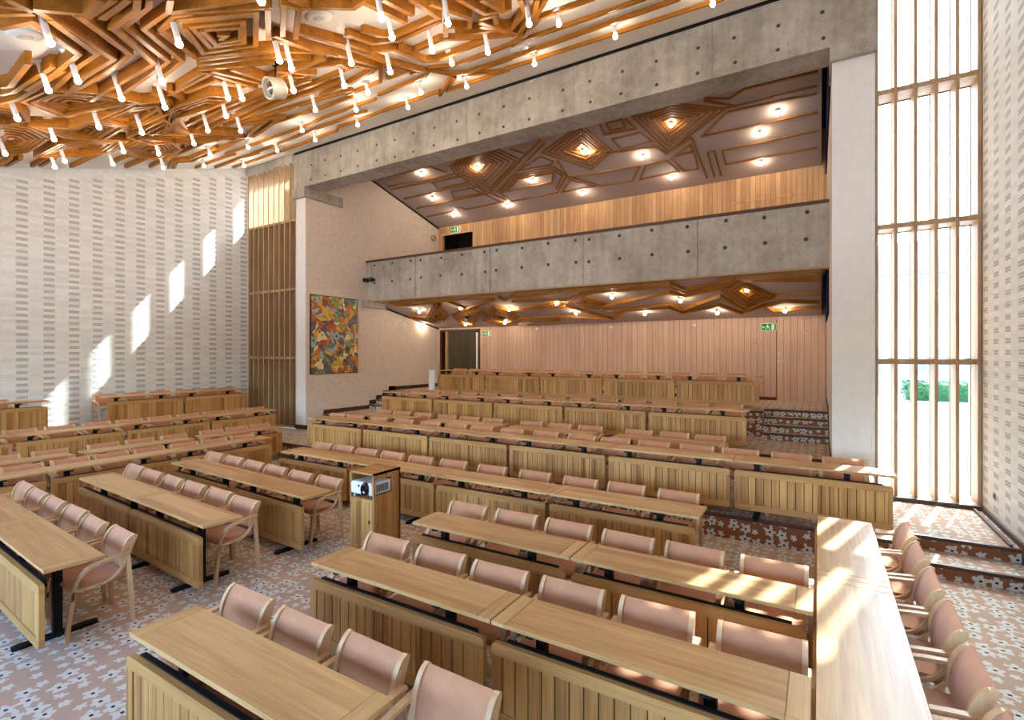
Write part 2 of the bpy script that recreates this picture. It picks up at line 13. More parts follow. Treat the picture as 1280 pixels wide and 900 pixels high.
LOWER=[(0.06,0.07,[(-7.18,11.89),(-5.11,11.7),(-2.9,11.7),(-2.65,12.18),(-1.48,11.7),(0.02,11.8)]),(0.06,0.07,[(-7.41,12.27),(-5.74,12.4),(-4.86,11.93),(-2.95,11.92),(-2.7,12.41),(-1.74,11.9)]),(0.06,0.07,[(-5.14,13.18),(-3.04,12.3),(-2.76,12.67),(-1.78,12.17)]),(0.06,0.07,[(-5.13,13.58),(-3.28,13.25),(-3.06,13.78),(-1.99,12.82),(-1.61,14.01),(-0.83,13.04),(0.02,12.98)]),(0.06,0.07,[(-4.77,13.64),(-3.36,13.55),(-3.14,14.1),(-2.11,13.57),(-1.71,14.37),(-1.16,13.73)]),(0.06,0.07,[(-7.86,13.01),(-6.05,12.9),(-5.21,14.43),(-4.62,13.66)]),(0.06,0.07,[(-8.45,13.99),(-6.54,13.94),(-5.28,14.42)]),(0.06,0.07,[(-1.41,11.8),(0.02,12.12)]),(0.06,0.07,[(-1.13,13.74),(-0.69,13.48),(0.02,13.68)]),(0.06,0.07,[(-1.13,13.74),(-0.96,14.23),(0.02,14.05)]),(0.06,0.07,[(-11.56,11.7),(-9.8,11.8),(-7.57,11.78),(-7.55,12.12),(-6.98,11.74),(-5.64,11.7)]),(0.06,0.07,[(-11.56,11.9),(-10.02,11.98),(-11.4,13.26),(-11.95,13.07)]),(0.06,0.07,[(-9.8,11.89),(-11.33,13.27)]),(0.06,0.07,[(-9.81,12.07),(-11.2,13.4)]),(0.06,0.07,[(-12.13,13.27),(-11.67,14.05),(-10.72,13.46)]),(0.06,0.07,[(-11.5,13.47),(-11.04,13.77)]),(0.06,0.07,[(-9.38,11.87),(-9.29,12.63),(-7.82,11.98)]),(0.06,0.07,[(-8.21,14.03),(-6.66,13.83)]),(0.06,0.07,[(-8.58,14.66),(-6.9,14.31)]),(0.06,0.07,[(-7.56,12.92),(-6.09,12.64)]),(0.06,0.04,[(-5.89,12.65),(-5.24,12.06),(-4.92,12.82),(-4.96,13.32),(-5.5,13.31),(-5.89,12.65)]),(0.06,0.05,[(-5.78,12.62),(-5.25,12.14),(-4.99,12.76),(-5.02,13.16),(-5.46,13.15),(-5.78,12.62)]),(0.06,0.06,[(-5.66,12.59),(-5.26,12.22),(-5.06,12.7),(-5.08,13.01),(-5.42,13),(-5.66,12.59)]),(0.06,0.07,[(-5.55,12.57),(-5.27,12.31),(-5.13,12.64),(-5.14,12.85),(-5.38,12.85),(-5.55,12.57)]),(0.06,0.08,[(-5.43,12.54),(-5.27,12.39),(-5.19,12.58),(-5.21,12.7),(-5.34,12.7),(-5.43,12.54)]),(0.06,0.04,[(-1.93,12.23),(-1.54,11.7),(-0.86,13.07),(-1.57,14.25),(-1.93,12.23)]),(0.06,0.05,[(-1.85,12.25),(-1.52,11.7),(-0.93,12.97),(-1.54,13.95),(-1.85,12.25)]),(0.06,0.06,[(-1.77,12.27),(-1.49,11.8),(-1,12.87),(-1.51,13.67),(-1.77,12.27)]),(0.06,0.08,[(-1.69,12.28),(-1.47,11.91),(-1.08,12.77),(-1.48,13.4),(-1.69,12.28)]),(0.06,0.09,[(-1.61,12.3),(-1.44,12.01),(-1.15,12.67),(-1.45,13.13),(-1.61,12.3)]),(0.06,0.1,[(-1.53,12.32),(-1.42,12.12),(-1.22,12.57),(-1.42,12.88),(-1.53,12.32)]),(0.06,0.04,[(-10.37,13.4),(-10.83,14.51),(-10.49,14.68),(-8.82,12.82),(-9.24,12.56),(-10.37,13.4)]),(0.06,0.05,[(-10.27,13.4),(-10.64,14.3),(-10.35,14.44),(-8.98,12.91),(-9.33,12.69),(-10.27,13.4)]),(0.06,0.06,[(-10.16,13.4),(-10.44,14.1),(-10.23,14.2),(-9.14,13.01),(-9.42,12.83),(-10.16,13.4)]),(0.06,0.07,[(-10.06,13.39),(-10.26,13.9),(-10.1,13.98),(-9.31,13.1),(-9.51,12.98),(-10.06,13.39)]),(0.06,0.08,[(-9.95,13.39),(-10.08,13.71),(-9.98,13.75),(-9.48,13.2),(-9.61,13.12),(-9.95,13.39)]),(0.06,0.04,[(-8.89,13),(-9.61,14.07),(-9.23,14.7),(-8.27,14.13),(-7.9,12.97),(-8.19,12.55),(-8.89,13)]),(0.06,0.05,[(-8.82,13.1),(-9.41,13.98),(-9.1,14.49),(-8.31,14.03),(-8,13.07),(-8.25,12.71),(-8.82,13.1)]),(0.06,0.06,[(-8.76,13.2),(-9.22,13.89),(-8.97,14.28),(-8.36,13.93),(-8.11,13.17),(-8.3,12.88),(-8.76,13.2)]),(0.06,0.07,[(-8.7,13.29),(-9.03,13.8),(-8.85,14.08),(-8.4,13.83),(-8.21,13.27),(-8.36,13.06),(-8.7,13.29)]),(0.06,0.08,[(-8.63,13.39),(-8.84,13.71),(-8.73,13.89),(-8.45,13.73),(-8.33,13.38),(-8.42,13.24),(-8.63,13.39)]),(0.06,0.04,[(-11.41,13.37),(-10.01,12.14),(-10.57,13.38),(-11.68,14.16),(-11.41,13.37)]),(0.06,0.05,[(-11.25,13.29),(-10.17,12.33),(-10.61,13.29),(-11.45,13.88),(-11.25,13.29)]),(0.06,0.07,[(-11.1,13.21),(-10.34,12.54),(-10.65,13.21),(-11.23,13.61),(-11.1,13.21)]),(0.06,0.08,[(-10.94,13.13),(-10.51,12.75),(-10.69,13.13),(-11.01,13.35),(-10.94,13.13)])]
LAMPS=[(-6.56,1.95),(-8.1,2.39),(-9.53,2.48),(-7.62,2.52),(-5.99,2.87),(-11.86,2.93),(-4.62,2.95),(-8.14,3.17),(-10.67,3.22),(-7.27,3.28),(-9.74,3.49),(-8.35,3.8),(-12.4,3.9),(-13.02,3.94),(-5.89,4.01),(-4.22,4.14),(-9.92,4.16),(-6.07,4.31),(-7.58,4.31),(-11.42,4.48),(-7.53,4.5),(-4.54,4.63),(-12.65,4.77),(-8.5,4.8),(-5.5,4.83),(-3.85,4.87),(-6.87,4.91),(-9.51,5.04),(-11.56,5.15),(-10.58,5.34),(-4.56,5.42),(-6.33,5.42),(-5.5,5.57),(-9.39,5.58),(-3.22,5.76),(-7.64,5.9),(-13.07,5.92),(-4.14,6.17),(-2.13,6.29),(-6.84,6.38),(-5.03,6.46),(-3.14,6.48),(-12.17,6.5),(-11.33,6.91),(-7.8,6.97),(-9.58,7.06),(-13.55,7.08),(-6.38,7.26),(-5.71,7.79),(-11.55,7.8),(-2.78,7.8),(-4.25,7.8),(-1.31,7.8),(-7.25,7.85),(-8.77,7.88),(-10.3,7.95),(-13.51,8.12)]
UPBULBS=[(-10.36,11.79),(-10.98,13.06),(-10.96,14.18),(-8.53,12.12),(-8.76,14.2),(-7.28,13.17),(-6.11,14.23),(-5.32,12.39),(-5.16,12.45),(-2.97,12.16),(-3.94,13.12),(-3.46,14.24),(-0.76,12.54),(-1.18,13.16),(-1.25,14.3)]
LOBULBS=[(-4.45,12.24),(-6.1,12.46),(-5.99,13.49),(-4.09,13.83),(-2.91,12.85),(-2.25,14.05),(-1.36,12.32),(-0.7,14.09),(-11.12,12.57),(-12.15,13.99),(-9.35,12.45),(-10.48,14.24),(-7.84,12.82),(-8.85,14.2),(-6.12,12.49)]
VENTS=[(-7.37,1.97),(-5.21,4.07),(-6.69,5.15),(-4.29,7.35)]


# ------------------------------------------------------------------ materials
class NT:
    def __init__(s, name):
        s.m = bpy.data.materials.new(name); s.m.use_nodes = True
        s.t = s.m.node_tree; s.t.nodes.clear()
        s.o = s.n('ShaderNodeOutputMaterial')
    def n(s, kind, **kw):
        nd = s.t.nodes.new(kind)
        for k, v in kw.items():
            if k == 'i':
                for a, b in v.items(): s.put(nd.inputs[a], b)
            else: setattr(nd, k, v)
        return nd
    def put(s, sock, v):
        if isinstance(v, bpy.types.NodeSocket): s.t.links.new(v, sock)
        elif isinstance(v, bpy.types.Node): s.t.links.new(v.outputs[0], sock)
        else:
            if isinstance(v, tuple) and len(v) == 3 and len(getattr(sock, 'default_value', (0,))) == 4 if not isinstance(v, (int, float)) else False: v = (*v, 1)
            sock.default_value = v
    def mth(s, op, a, b=0.0, c=0.0):
        nd = s.n('ShaderNodeMath', operation=op); s.put(nd.inputs[0], a); s.put(nd.inputs[1], b); s.put(nd.inputs[2], c)
        return nd.outputs[0]
    def mix(s, f, a, b, mode='MIX'):
        nd = s.n('ShaderNodeMix', data_type='RGBA', blend_type=mode)
        s.put(nd.inputs[0], f); s.put(nd.inputs[6], a); s.put(nd.inputs[7], b)
        return nd.outputs[2]
    def coord(s): return s.n('ShaderNodeTexCoord').outputs['Object']
    def sep(s, v):
        nd = s.n('ShaderNodeSeparateXYZ'); s.put(nd.inputs[0], v); return nd.outputs
    def comb(s, x, y, z):
        nd = s.n('ShaderNodeCombineXYZ'); s.put(nd.inputs[0], x); s.put(nd.inputs[1], y); s.put(nd.inputs[2], z); return nd.outputs[0]
    def scaled(s, v, sc, loc=None):
        nd = s.n('ShaderNodeMapping'); s.put(nd.inputs[0], v); nd.inputs['Scale'].default_value = sc
        if loc is not None: s.put(nd.inputs['Location'], loc)
        return nd.outputs[0]
    def noise(s, v, scale=1.0, detail=4.0, rough=.55, dist=0.0):
        nd = s.n('ShaderNodeTexNoise'); s.put(nd.inputs['Vector'], v)
        nd.inputs['Scale'].default_value = scale; nd.inputs['Detail'].default_value = detail
        nd.inputs['Roughness'].default_value = rough; nd.inputs['Distortion'].default_value = dist
        return nd.outputs['Fac']
    def white(s, v, d='1D'):
        nd = s.n('ShaderNodeTexWhiteNoise', noise_dimensions=d)
        s.put(nd.inputs['W' if d == '1D' else 'Vector'], v); return nd.outputs['Value']
    def ramp(s, f, pts, interp='LINEAR'):
        nd = s.n('ShaderNodeValToRGB'); s.put(nd.inputs[0], f); r = nd.color_ramp; r.interpolation = interp
        while len(r.elements) < len(pts): r.elements.new(.5)
        for e, (p, c) in zip(r.elements, pts): e.position = p; e.color = (*c, 1)
        return nd.outputs[0]
    def out(s, color, rough=.6, spec=.4, bump=None, bstr=.3, bdist=.004, metal=0.0, **kw):
        b = s.n('ShaderNodeBsdfPrincipled'); s.put(b.inputs['Base Color'], color); s.put(b.inputs['Roughness'], rough)
        b.inputs['Specular IOR Level'].default_value = spec; b.inputs['Metallic'].default_value = metal
        for k, v in kw.items(): s.put(b.inputs[k], v)
        if bump is not None:
            bp = s.n('ShaderNodeBump'); bp.inputs['Strength'].default_value = bstr; bp.inputs['Distance'].default_value = bdist
            s.put(bp.inputs['Height'], bump); s.t.links.new(bp.outputs[0], b.inputs['Normal'])
        s.t.links.new(b.outputs[0], s.o.inputs[0]); return s.m

def S(r, g, b):
    f = lambda c: (c/255/12.92) if c/255 <= .04045 else ((c/255+.055)/1.055)**2.4
    return (f(r), f(g), f(b))

def plain(name, c, rough=.6, spec=.4, metal=0.0, var=.06):
    t = NT(name); f = t.noise(t.coord(), 9, 3)
    a = tuple(x*(1-var) for x in c); b = tuple(min(1, x*(1+var)) for x in c)
    return t.out(t.ramp(f, [(.3, a), (.7, b)]), rough, spec, metal=metal)

def wood(name, dark, light, axis=0, plank=None, plank_axis=1, gap=.0, rough=.45, spec=.35, knots=0.0, fine=34., var=.5):
    """grain along AXIS; PLANK: board width across PLANK_AXIS (colour shifts per board, thin dark joints)"""
    t = NT(name); co = t.coord(); xyz = t.sep(co)
    rnd = t.n('ShaderNodeObjectInfo').outputs['Random']
    off = t.mth('MULTIPLY', rnd, 37.0)
    if plank:
        cell = t.mth('DIVIDE', xyz[plank_axis], plank)
        k = t.mth('FLOOR', cell)
        pr = t.white(t.mth('ADD', k, t.mth('MULTIPLY', t.mth('FLOOR', t.mth('MULTIPLY', rnd, 50.)), 13.0)))
        off = t.mth('ADD', off, t.mth('MULTIPLY', pr, 19.0))
    sc = [fine]*3; sc[axis] = 1.6
    v = t.scaled(co, tuple(sc), t.comb(off, off, off))
    g = t.noise(v, 1.0, 5, .6, .6)
    sc2 = [5.]*3; sc2[axis] = .9
    g2 = t.noise(t.scaled(co, tuple(sc2), t.comb(off, off, off)), 1.0, 3, .5, .4)
    f = t.mth('ADD', t.mth('MULTIPLY', g, .55), t.mth('MULTIPLY', g2, .45))
    if plank: f = t.mth('ADD', f, t.mth('MULTIPLY', t.mth('SUBTRACT', pr, .5), var*.5))
    f = t.mth('ADD', f, t.mth('MULTIPLY', t.mth('SUBTRACT', rnd, .5), .08))
    c = t.ramp(f, [(.28, dark), (.72, light)])
    if knots:
        vo = t.n('ShaderNodeTexVoronoi'); sck = [1.]*3; sck[axis] = .55
        t.put(vo.inputs['Vector'], t.scaled(co, tuple(sck))); vo.inputs['Scale'].default_value = 5.0
        kk = t.mth('LESS_THAN', vo.outputs['Distance'], knots)
        c = t.mix(t.mth('MULTIPLY', kk, .75), c, tuple(x*.35 for x in dark))
    bump = g
    if gap:
        fr = t.mth('FRACT', cell)
        e = t.mth('MINIMUM', fr, t.mth('SUBTRACT', 1.0, fr))
        ln = t.mth('LESS_THAN', e, gap/plank)
        c = t.mix(t.mth('MULTIPLY', ln, .65), c, tuple(x*.25 for x in dark))
    return t.out(c, rough, spec, bump, .12, .002)

OAK_D, OAK_L = S(140, 100, 52), S(203, 163, 108)
M = {}
M['top'] = wood('oak_top', S(164, 118, 68), S(216, 174, 118), 0, .11, 1, rough=.38, spec=.4, var=.45)
M['top_end'] = wood('oak_top_end', S(164, 118, 68), S(216, 174, 118), 1, rough=.38, spec=.4)
M['oak_v'] = wood('oak_boards', S(148, 98, 48), S(208, 156, 90), 2, .085, 0, rough=.5, var=.6)
M['oak_vy'] = wood('oak_boards_side', S(146, 96, 46), S(196, 142, 80), 2, .085, 1, rough=.5, var=.6)
M['oak_h'] = wood('oak_rail', S(156, 108, 56), S(208, 158, 94), 0, rough=.5)
M['beech'] = wood('beech_frame', S(186, 142, 98), S(222, 184, 142), 2, rough=.45, fine=20)
M['pine'] = wood('pine_batten', S(122, 72, 16), S(186, 120, 36), 0, rough=.5, spec=.25, fine=14)
M['gpine'] = wood('gallery_batten', S(116, 70, 26), S(160, 104, 48), 0, rough=.45, fine=14)
M['planks'] = wood('pine_planking', S(192, 156, 132), S(220, 186, 162), 2, .155, 0, .006, rough=.6, spec=.2, knots=.055, fine=22, var=.35)
M['planks_up'] = wood('pine_planking_gallery', S(182, 136, 94), S(224, 180, 132), 2, .12, 0, .005, rough=.6, spec=.2, fine=22, var=.7)
M['fin'] = wood('window_timber', S(142, 108, 76), S(188, 154, 114), 2, rough=.55, fine=22)
M['slatbrown'] = wood('brown_panel', S(92, 66, 38), S(124, 92, 56), 2, .25, 0, rough=.8, spec=.1, fine=20)
M['dark_wood'] = wood('dark_trim', S(62, 36, 22), S(96, 60, 38), 0, rough=.5)
M['door_dark'] = wood('dark_door', S(58, 50, 34), S(84, 74, 52), 2, .14, 0, .006, rough=.6)
M['black'] = plain('black_steel', S(17, 16, 16), .6, .25)
M['steel'] = plain('brushed_steel', S(200, 200, 204), .3, .5, .9)
M['white'] = plain('white_enamel', S(232, 230, 226), .4, .4, 0, .02)
M['cream'] = plain('cream_enamel', S(205, 196, 176), .4, .4, 0, .02)
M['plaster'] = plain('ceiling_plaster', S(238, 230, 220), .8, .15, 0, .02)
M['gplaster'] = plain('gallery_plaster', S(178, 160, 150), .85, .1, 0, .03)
M['navy'] = plain('navy_gap_dark', S(20, 26, 64), .9, .1)
M['void'] = plain('dark_recess', S(40, 32, 28), .9, .1)
M['green'] = plain('sign_green', S(16, 150, 60), .5, .3, 0, .02)
M['signwhite'] = plain('sign_white', S(240, 250, 240), .5, .3, 0, .01)
M['pier'] = plain('white_pier', S(226, 218, 210), .85, .1, 0, .03)
M['chrome'] = plain('reflector_chrome', S(210, 205, 200), .12, .6, 1.0)
M['lens'] = plain('lens_black', S(14, 14, 18), .1, .7)
M['grille'] = plain('grille_grey', S(96, 98, 104), .5, .4)
M['hole'] = plain('tie_hole', S(74, 64, 54), .9, .1)
M['outwall'] = plain('outside_render', S(222, 220, 214), .9, .1)
M['outglass'] = plain('outside_glazing', S(130, 150, 165), .15, .6)
M['leaf'] = plain('hedge_leaf', S(46, 88, 48), .7, .2, 0, .35)

def m_fabric():
    t = NT('rose_fabric'); co = t.coord()
    f = t.noise(t.scaled(co, (1, 1, 1)), 260, 2, .6); g = t.noise(co, 6, 3)
    c = t.ramp(t.mth('ADD', t.mth('MULTIPLY', f, .5), t.mth('MULTIPLY', g, .5)), [(.3, S(174, 118, 86)), (.7, S(200, 144, 108))])
    return t.out(c, .85, .15, f, .25, .001, **{'Sheen Weight': .25})
M['fabric'] = m_fabric()

def m_bulb(st):
    t = NT('lit_bulb'); e = t.n('ShaderNodeEmission'); e.inputs[0].default_value = (1, .84, .64, 1); e.inputs[1].default_value = st
    t.t.links.new(e.outputs[0], t.o.inputs[0]); return t.m
M['bulb'] = m_bulb(BULB); M['gbulb'] = m_bulb(GBULB)

def m_concrete():
    t = NT('board_concrete'); co = t.coord()
    a = t.noise(co, .9, 5, .6); b = t.noise(co, 7, 5, .7); s_ = t.noise(t.scaled(co, (5, 5, .7)), 1.3, 4, .6)
    f = t.mth('ADD', t.mth('MULTIPLY', a, .5), t.mth('ADD', t.mth('MULTIPLY', b, .25), t.mth('MULTIPLY', s_, .25)))
    c = t.ramp(f, [(.33, S(122, 112, 100)), (.5, S(164, 154, 140)), (.68, S(194, 184, 169))])
    p = t.mth('LESS_THAN', t.noise(co, 26, 2, .5), .33)
    c = t.mix(t.mth('MULTIPLY', p, .35), c, S(92, 84, 74))
    return t.out(c, .8, .2, b, .2, .006)
M['concrete'] = m_concrete()

def m_carpet(name, ia, ib, base, dark):
    """flowers of pale petals with a dark heart on a warm ground, in the plane of the coordinates IA, IB"""
    t = NT(name); xyz = t.sep(t.coord())
    px, py = xyz[ia], xyz[ib]
    v = t.comb(px, py, 0.0)
    wob = t.noise(v, 17, 2)
    vo = t.n('ShaderNodeTexVoronoi', voronoi_dimensions='2D'); t.put(vo.inputs['Vector'], v)
    vo.inputs['Scale'].default_value = 7.2; vo.inputs['Randomness'].default_value = .4
    d = t.mth('DIVIDE', vo.outputs['Distance'], 7.2)
    pos = t.n('ShaderNodeVectorMath', operation='SUBTRACT'); t.put(pos.inputs[0], v); t.put(pos.inputs[1], vo.outputs['Position'])
    q = t.sep(pos.outputs[0])
    cr = t.sep(vo.outputs['Color'])
    ang = t.mth('ADD', t.mth('ARCTAN2', q[1], q[0]), t.mth('MULTIPLY', cr[1], 6.28))
    pet = t.mth('COSINE', t.mth('MULTIPLY', ang, 5.0))
    r = t.mth('ADD', .053, t.mth('MULTIPLY', pet, .014))
    r = t.mth('ADD', r, t.mth('MULTIPLY', t.mth('SUBTRACT', wob, .5), .085))
    big = t.mth('GREATER_THAN', cr[0], .38)
    r = t.mth('MULTIPLY', r, t.mth('ADD', .62, t.mth('MULTIPLY', big, .42)))
    fl = t.mth('LESS_THAN', d, r)
    n1 = t.noise(v, 3.0, 3)
    g = t.ramp(n1, [(.3, tuple(x*.9 for x in base)), (.7, base)])
    c = t.mix(fl, g, S(206, 201, 192))
    heart = t.mth('MULTIPLY', t.mth('LESS_THAN', t.mth('MAXIMUM', t.mth('ABSOLUTE', q[0]), t.mth('MULTIPLY', t.mth('ABSOLUTE', q[1]), 1.2)), .013), big)
    c = t.mix(heart, c, dark)
    pile = t.noise(v, 300, 2)
    return t.out(c, .95, .08, pile, .2, .002)
CB = S(186, 157, 137)
M['carpet'] = m_carpet('carpet_floral', 0, 1, CB, S(38, 46, 58))
RB_SHADED = S(142, 92, 62)  # same carpet as the floor, colour darkened to imitate shade on the risers
M['riser_x'] = m_carpet('carpet_riser', 0, 2, RB_SHADED, S(28, 26, 28))
M['riser_y'] = m_carpet('carpet_riser_side', 1, 2, RB_SHADED, S(28, 26, 28))

def m_perf(name, sc):
    """white brick with upright strips of perforated bricks every other course"""
    t = NT(name); xyz = t.sep(t.coord()); y, z = xyz[1], xyz[2]
    fz = t.mth('FRACT', t.mth('DIVIDE', z, .07)); fzz = t.mth('FRACT', t.mth('DIVIDE', z, .14))
    row = t.mth('FLOOR', t.mth('DIVIDE', z, .07))
    fy = t.mth('FRACT', t.mth('ADD', t.mth('DIVIDE', y, .228), t.mth('MULTIPLY', t.mth('FRACT', t.mth('MULTIPLY', row, .5)), 1.0)))
    joint = t.mth('MAXIMUM', t.mth('LESS_THAN', fz, .13), t.mth('LESS_THAN', fy, .045))
    n = t.noise(t.coord(), 14, 4)
    brk = t.white(t.comb(row, t.mth('FLOOR', t.mth('DIVIDE', y, .228)), 0.0), '3D')
    c = t.ramp(t.mth('ADD', t.mth('MULTIPLY', n, .6), t.mth('MULTIPLY', brk, .4)), [(.2, S(214, 211, 204)), (.8, S(234, 231, 224))])
    c = t.mix(t.mth('MULTIPLY', joint, .14), c, S(190, 184, 176))
    dv = t.mth('ABSOLUTE', t.mth('MULTIPLY', t.mth('SUBTRACT', t.mth('FRACT', t.mth('ADD', t.mth('DIVIDE', t.mth('SUBTRACT', y, 3.98), .4568), .5)), .5), .4568))
    strip = t.mth('LESS_THAN', dv, .098)
    lim = t.mth('ADD', 7.86, t.mth('MULTIPLY', t.mth('SUBTRACT', y, 9.15), .311))
    strip = t.mth('MULTIPLY', strip, t.mth('LESS_THAN', z, lim))
    rows = t.mth('MULTIPLY', t.mth('GREATER_THAN', fzz, .06), t.mth('LESS_THAN', fzz, .54))
    blk = t.mth('MULTIPLY', strip, rows)
    hole = t.mth('MULTIPLY', t.mth('GREATER_THAN', t.mth('FRACT', t.mth('DIVIDE', y, .028)), .42), t.mth('GREATER_THAN', t.mth('FRACT', t.mth('DIVIDE', t.mth('SUBTRACT', z, .0085), .0335)), .4))
    hole = t.mth('MULTIPLY', hole, blk)
    c = t.mix(t.mth('MULTIPLY', blk, .3), c, S(176, 167, 157))
    c = t.mix(t.mth('MULTIPLY', hole, .8), c, S(88, 80, 74))
    bump = t.mth('ADD', t.mth('MULTIPLY', n, .5), t.mth('MULTIPLY', joint, -.6))
    return t.out(c, .8, .2, bump, .35, .006)
M['perf'] = m_perf('perforated_white_brick', 1)

def m_plasterwall():
    t = NT('pale_brick'); xyz = t.sep(t.coord()); n = t.noise(t.coord(), 10, 4)
    fz = t.mth('FRACT', t.mth('DIVIDE', xyz[2], .07)); j = t.mth('LESS_THAN', fz, .13)
    c = t.ramp(n, [(.3, S(212, 194, 178)), (.7, S(226, 210, 194))]); c = t.mix(t.mth('MULTIPLY', j, .18), c, S(178, 160, 146))
    return t.out(c, .85, .1, t.mth('ADD', n, t.mth('MULTIPLY', j, -.6)), .25, .005)
M['pale'] = m_plasterwall()

def m_glass():
    t = NT('window_glass'); tr = t.n('ShaderNodeBsdfTransparent'); gl = t.n('ShaderNodeBsdfGlossy'); gl.inputs['Roughness'].default_value = .02
    tr.inputs[0].default_value = (.94, .97, .96, 1)
    lw = t.n('ShaderNodeLayerWeight'); lw.inputs['Blend'].default_value = .5
    fr = t.mth('ADD', .03, t.mth('MULTIPLY', t.mth('POWER', lw.outputs['Facing'], 5.0), .9))
    mx = t.n('ShaderNodeMixShader'); t.put(mx.inputs[0], fr); t.put(mx.inputs[1], tr.outputs[0]); t.put(mx.inputs[2], gl.outputs[0])
    t.t.links.new(mx.outputs[0], t.o.inputs[0]); return t.m
M['glass'] = m_glass()

def m_art():
    t = NT('abstract_paint'); xyz = t.sep(t.coord()); v = t.comb(xyz[1], xyz[2], 0.0)
    nz = t.n('ShaderNodeTexNoise'); t.put(nz.inputs['Vector'], v); nz.inputs['Scale'].default_value = 3.6; nz.inputs['Detail'].default_value = 2
    ad = t.n('ShaderNodeVectorMath', operation='MULTIPLY_ADD'); t.put(ad.inputs[0], nz.outputs['Color']); ad.inputs[1].default_value = (.62, .62, 0); t.put(ad.inputs[2], v)
    vo = t.n('ShaderNodeTexVoronoi', voronoi_dimensions='2D'); t.put(vo.inputs['Vector'], ad.outputs[0]); vo.inputs['Scale'].default_value = 6.5
    cr = t.sep(vo.outputs['Color'])
    pal = [(0, S(226, 176, 66)), (.12, S(206, 106, 46)), (.23, S(232, 222, 176)), (.34, S(178, 56, 40)), (.43, S(96, 146, 92)), (.53, S(150, 180, 184)), (.63, S(40, 46, 120)), (.75, S(222, 150, 60)), (.83, S(54, 104, 140)), (.91, S(30, 34, 70))]
    c = t.ramp(cr[0], pal, 'CONSTANT')
    c2 = t.ramp(t.noise(ad.outputs[0], 9, 4, .6, 1.2), [(.3, S(150, 60, 30)), (.5, S(226, 190, 90)), (.7, S(110, 140, 120))])
    c = t.mix(.22, c, c2)
    ve = t.n('ShaderNodeTexVoronoi', voronoi_dimensions='2D', feature='DISTANCE_TO_EDGE'); t.put(ve.inputs['Vector'], ad.outputs[0]); ve.inputs['Scale'].default_value = 6.5
    c = t.mix(t.mth('MULTIPLY', t.mth('LESS_THAN', ve.outputs['Distance'], .045), .8), c, S(28, 26, 60))
    return t.out(c, .5, .3)
M['art'] = m_art()

def m_ground():
    t = NT('paving'); v = t.coord(); n = t.noise(v, 2, 4); b = t.n('ShaderNodeTexBrick'); t.put(b.inputs['Vector'], v)
    b.inputs['Color1'].default_value = (*S(206, 200, 192), 1); b.inputs['Color2'].default_value = (*S(192, 186, 178), 1); b.inputs['Mortar'].default_value = (*S(150, 146, 140), 1); b.inputs['Scale'].default_value = 1.5
    return t.out(t.mix(.2, b.outputs[0], t.ramp(n, [(.3, S(170, 166, 160)), (.7, S(214, 208, 200))])), .9, .1)
M['ground'] = m_ground()

